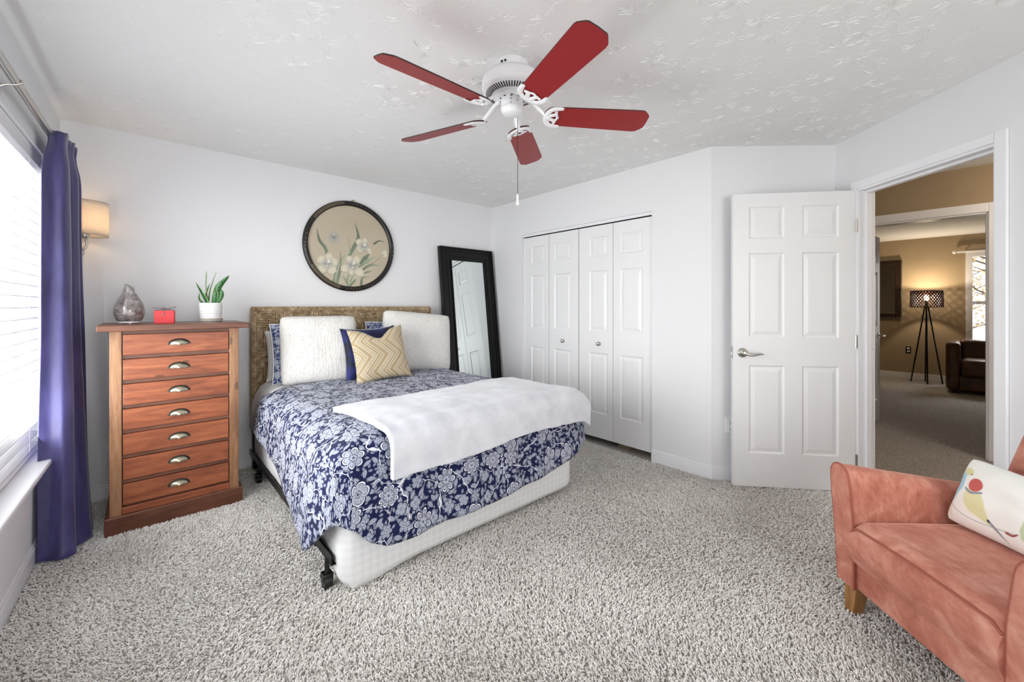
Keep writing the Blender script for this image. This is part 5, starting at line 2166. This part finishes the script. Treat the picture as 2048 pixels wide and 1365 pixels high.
for x_in, sg in ((0.0, 1), (AW, -1)):
    pf = arm_profile(x_in, sg)
    mb = MB()
    vs, fs = [], []
    n = len(pf)
    ys = [(-0.012, 0.010), (0.0, 0.0), (0.15, 0.0), (0.3, 0.0), (0.5, 0.0), (AD, 0.0)]
    for y, ins in ys:
        cxm = sum(p[0] for p in pf) / n
        czm = sum(p[1] for p in pf) / n
        for a, b in pf:
            k = 1 - ins * 6
            rise = -0.15 * max(0.0, y) * max(0.0, (b - 0.3) / 0.3)
            vs.append((cxm + (a - cxm) * (1 - ins * 3), y, czm + (b - czm) * (1 - ins * 1.2) + rise))
    for i in range(len(ys) - 1):
        for k in range(n):
            fs.append((i * n + k, i * n + (k + 1) % n, (i + 1) * n + (k + 1) % n, (i + 1) * n + k))
    fs.append(tuple(range(n)))
    fs.append(tuple((len(ys) - 1) * n + k for k in range(n)))
    mb.add(vs, fs)
    arm = mk('arm', mb, M['suede'], CH, smooth=True, bevel=0.006, angle=50)
    mb = MB()
    mb.tube([(a, -0.006, b) for a, b in pf], 0.0045, 8)
    mk('piping', mb, M['suede_pipe'], arm, smooth=True)
mb = MB()
mb.box(0.05, AW - 0.05, 0.008, AD - 0.1, 0.115, 0.238)
mk('front_rail', mb, M['suede'], CH, bevel=0.012, smooth=True)


def seat(u, v):
    x = 0.112 + (AW - 0.224) * u
    return x


# seat cushion: rounded box with crown
mb = MB()
NS = 30


def seat_top(u, v):
    a, b = 2 * u - 1, v
    x = 0.088 + (AW - 0.176) * u
    y = -0.012 + 0.50 * v
    z = 0.402 + 0.018 * (1 - a * a) * math.sin(PI * min(1, 0.15 + v * 0.85))
    e = min(u, 1 - u) * (AW - 0.176)
    z -= 0.02 * max(0, 1 - e / 0.03) ** 2
    ef = v * 0.50
    z -= 0.024 * max(0, 1 - ef / 0.045) ** 2
    return (x, y, z)


mb.grid(seat_top, NS, NS)
mb.grid(lambda u, v: (0.088 + (AW - 0.176) * u, -0.012 - 0.018 * math.sin(PI * v), 0.236 + (seat_top(u, 0)[2] - 0.236) * v), NS, 10)
for xe, uu in ((0.088, 0), (AW - 0.088, 1)):
    mb.grid(lambda u, v, xe=xe, uu=uu: (xe, -0.012 + 0.50 * u - (0.018 * math.sin(PI * v) if u < 0.02 else 0), 0.236 + (seat_top(uu, u)[2] - 0.236) * v), NS, 10)
mb.grid(lambda u, v: (0.088 + (AW - 0.176) * u, 0.488, 0.236 + (seat_top(u, 1)[2] - 0.236) * v), NS, 4)
mb.grid(lambda u, v: (0.088 + (AW - 0.176) * u, -0.012 + 0.50 * v, 0.236), NS, NS)
cs = mk('seat_cushion', mb, M['suede'], CH, smooth=True, weld=True, angle=60)
mb = MB()
mb.tube([(seat_top(k / 20, 0)[0], -0.016, seat_top(k / 20, 0)[2] - 0.001) for k in range(21)], 0.004, 8)
mk('piping', mb, M['suede_pipe'], cs, smooth=True)
# backrest: reclined rounded slab
mb = MB()


def back(u, v, f):
    a = 2 * u - 1
    x = 0.055 + (AW - 0.11) * u
    z = 0.28 + 0.60 * v
    top = 0.03 * (1 - abs(a) ** 3)
    lean = 0.20 * v + 0.05 * v * v
    th = 0.115 * (1 - 0.35 * v)
    k = ((1 - abs(a) ** 8) * (1 - max(0, v) ** 10)) ** 0.35
    y = 0.475 + lean + (th * 0.5) * (1 - k) if f == 0 else 0.475 + lean + th - (th * 0.5) * (1 - k)
    return (x, y, z + top * v)


mb.grid(lambda u, v: back(u, v, 0), 26, 20)
mb.grid(lambda u, v: back(u, v, 1), 26, 20)
mk('backrest', mb, M['suede'], CH, smooth=True, weld=True, angle=70)
for x, y, dx, dy in ((0.055, 0.035, -0.006, -0.012), (AW - 0.055, 0.035, 0.006, -0.012), (0.06, AD - 0.05, -0.006, 0.03), (AW - 0.06, AD - 0.05, 0.006, 0.03)):
    mb = MB()
    mb.taper((x + dx, y + dy, 0.0), (0.021, 0.021), (x, y, 0.118), (0.030, 0.030))
    mk('leg', mb, M['wood_leg'], CH, bevel=0.003)

# bird cushion on the chair
ex, ey = Vector((math.cos(math.radians(226)), math.sin(math.radians(226)), 0)), Vector((-math.sin(math.radians(226)), math.cos(math.radians(226)), 0))


def chw(x, y, z):
    p = Vector((2.216, 0.365, 0)) + ex * x + ey * y
    return (p.x, p.y, z)


BW, BH = 0.46, 0.272
bc = thing('cushion', 'white canvas cushion printed with birds on the armchair', 'cushion', chw(0.318, 0.362, 0.412))
NB = 170
uu, vv = np.meshgrid(np.linspace(0, 1, NB), np.linspace(0, 1, NB))
fnp = pillow_pts(BW, BH, 0.14, 36, 0.06, 0.0, 21, 2.4, 0.008, 0.06)
Rm = Matrix.Rotation(math.radians(226), 3, 'Z') @ Matrix.Rotation(0.06, 3, 'Z') @ Matrix.Rotation(PI / 2 - 0.40, 3, 'X') @ Matrix.Rotation(-0.02, 3, 'Z')
for sd in (1, -1):
    XYZ = np.zeros((NB, NB, 3), np.float32)
    f = fnp(sd)
    for j in range(NB):
        for i in range(NB):
            p = f(uu[j, i], vv[j, i])
            XYZ[j, i] = Rm @ Vector((p[0], p[1] + BH / 2, p[2]))
    cv = Canvas(uu * BW, vv * BH, L3(238, 236, 230))
    if sd == 1:

        def q_(a, b):
            return (a * BW, b * BH)
        # perched bird: yellow body, red head, grey collar and tail, on a thin wire
        cv.stroke([q_(0.02, 0.27), q_(0.14, 0.19), q_(0.3, 0.16), q_(0.56, 0.22)], [0.0008] * 3, L3(70, 66, 66), 0.002, 0.95)
        cv.stroke([q_(0.20, 0.48), q_(0.26, 0.37), q_(0.375, 0.21)], [0.026, 0.034, 0.034, 0.020, 0.006], L3(228, 222, 176), 0.003, 1.0, L3(222, 216, 166))
        cv.stroke([q_(0.095, 0.50), q_(0.13, 0.34), q_(0.28, 0.20)], [0.002, 0.003, 0.001], L3(240, 236, 214), 0.004, 0.8)
        cv.stroke([q_(0.13, 0.535), q_(0.195, 0.50), q_(0.27, 0.545)], [0.004, 0.005, 0.004], L3(150, 152, 162), 0.002, 1.0)
        cv.blob(0.20 * BW, 0.62 * BH, 0.030, 0.027, 0, L3(198, 98, 92), 0.12)
        cv.stroke([q_(0.375, 0.235), q_(0.44, 0.16), q_(0.51, 0.06)], [0.005, 0.005, 0.001], L3(150, 152, 156), 0.002, 1.0)
        cv.blob(0.378 * BW, 0.235 * BH, 0.007, 0.004, -40, L3(40, 40, 44), 0.2)
        cv.blob(0.085 * BW, 0.77 * BH, 0.026, 0.017, 0, L3(222, 212, 162), 0.2)
        cv.blob(0.128 * BW, 0.745 * BH, 0.005, 0.003, 0, L3(60, 56, 50), 0.3)
        cv.stroke([q_(0.055, 0.70), q_(0.058, 0.52), q_(0.045, 0.34)], [0.014, 0.017, 0.006], L3(170, 206, 220), 0.003, 1.0)
        cv.stroke([q_(0.035, 0.24), q_(0.045, 0.16), q_(0.09, 0.08)], [0.005, 0.006, 0.002], L3(226, 206, 170), 0.004, 0.9)
        cv.stroke([q_(0.50, 0.19), q_(0.54, 0.19), q_(0.57, 0.23)], [0.004, 0.0035, 0.002], L3(150, 70, 60), 0.002, 1.0)
        cv.stroke([q_(0.61, 0.22), q_(0.66, 0.40), q_(0.69, 0.60)], [0.010, 0.028, 0.036, 0.030, 0.026], L3(196, 206, 170), 0.003, 1.0)
        cv.blob(0.70 * BW, 0.74 * BH, 0.030, 0.028, 0, L3(206, 150, 90), 0.15)
    painted_grid('cushion_front' if sd == 1 else 'cushion_back', XYZ[..., 0], XYZ[..., 1], XYZ[..., 2], cv.c, M['print'], bc)

# grey knitted cushion leaning on the chair back
gcs = thing('cushion', 'grey knitted cushion against the armchair back', 'cushion', chw(0.40, 0.465, 0.42))
Rg = Matrix.Rotation(math.radians(226), 3, 'Z') @ Matrix.Rotation(PI / 2 - 0.36, 3, 'X')
mb = MB()
fg = pillow_pts(0.42, 0.40, 0.09, 30, 0.05, 0, 13)
mb.T = lambda p: tuple(Rg @ Vector((p[0], p[1] + 0.21, p[2])))
for sd in (1, -1):
    mb.grid(fg(sd), 30, 30, lambda u, v: (u * 0.44, v * 0.42))
mk('cushion_cover', mb, M['grey_knit'], gcs, smooth=True, weld=True, angle=80)

# ------------------------------------------------------------------ carpet pile
PILE = True
if PILE:
    n0 = 420000
    X = rng.uniform(-0.42, 3.75, n0)
    Y = rng.uniform(-0.9, 3.77, n0)
    d = X * FW.x + Y * FW.y
    r_ = X * RT.x + Y * RT.y
    ok = (d > 0.85) & (np.abs(r_) < 1.32 * d + 0.25) & (r_ < 2.30)
    diag = (XC - 0.02) + np.clip(1.2485 - Y, 0, None) * (dv.x / -dv.y)
    ok &= X < diag
    ok &= X > -0.36 - 0.03 * (3.786 - Y)
    ok &= ~((X > 0.75) & (X < 2.15) & (Y > 1.95))
    ok &= ~((X > -0.15) & (X < 0.48) & (Y > 3.15) & (Y < 3.62))
    X, Y = X[ok], Y[ok]
    nC = len(X)
    # swirling lay of the pile
    ph = 2.2 * np.sin(X * 1.7 + 0.6 * np.sin(Y * 2.3)) + 1.8 * np.sin(Y * 1.9 + X * 0.8) + rng.normal(0, 0.9, nC)
    L = rng.uniform(0.009, 0.017, nC)
    lean_ = rng.uniform(0.25, 0.85, nC)
    dxp, dyp = np.cos(ph) * L * lean_, np.sin(ph) * L * lean_
    dz = L * np.sqrt(1 - lean_ ** 2 * 0.8) * 0.85
    curl = rng.normal(0, 0.35, (nC, 2)) * L[:, None]
    P = np.zeros((nC, 4, 3), np.float32)
    for i, (h_, z_) in enumerate(((0, 0), (0.25, 0.55), (0.65, 0.9), (1.0, 0.95))):
        P[:, i, 0] = X + dxp * h_ + curl[:, 0] * (h_ * (1 - h_)) * 2
        P[:, i, 1] = Y + dyp * h_ + curl[:, 1] * (h_ * (1 - h_)) * 2
        P[:, i, 2] = 0.0005 + dz * z_
    hc = bpy.data.hair_curves.new('carpet_pile')
    hc.add_curves([4] * nC)
    hc.attributes['position'].data.foreach_set('vector', P.ravel())
    ra = hc.attributes.get('radius') or hc.attributes.new('radius', 'FLOAT', 'POINT')
    rad = np.tile(np.array([0.0016, 0.0020, 0.0019, 0.0010], np.float32), nC) * np.repeat(rng.uniform(0.8, 1.15, nC).astype(np.float32), 4)
    ra.data.foreach_set('value', rad)
    hc.materials.append(M['yarn'])
    po = bpy.data.objects.new('carpet_pile', hc)
    COL.objects.link(po)
    tag(po, 'beige frieze carpet pile covering the bedroom floor', 'carpet', None, 'stuff')
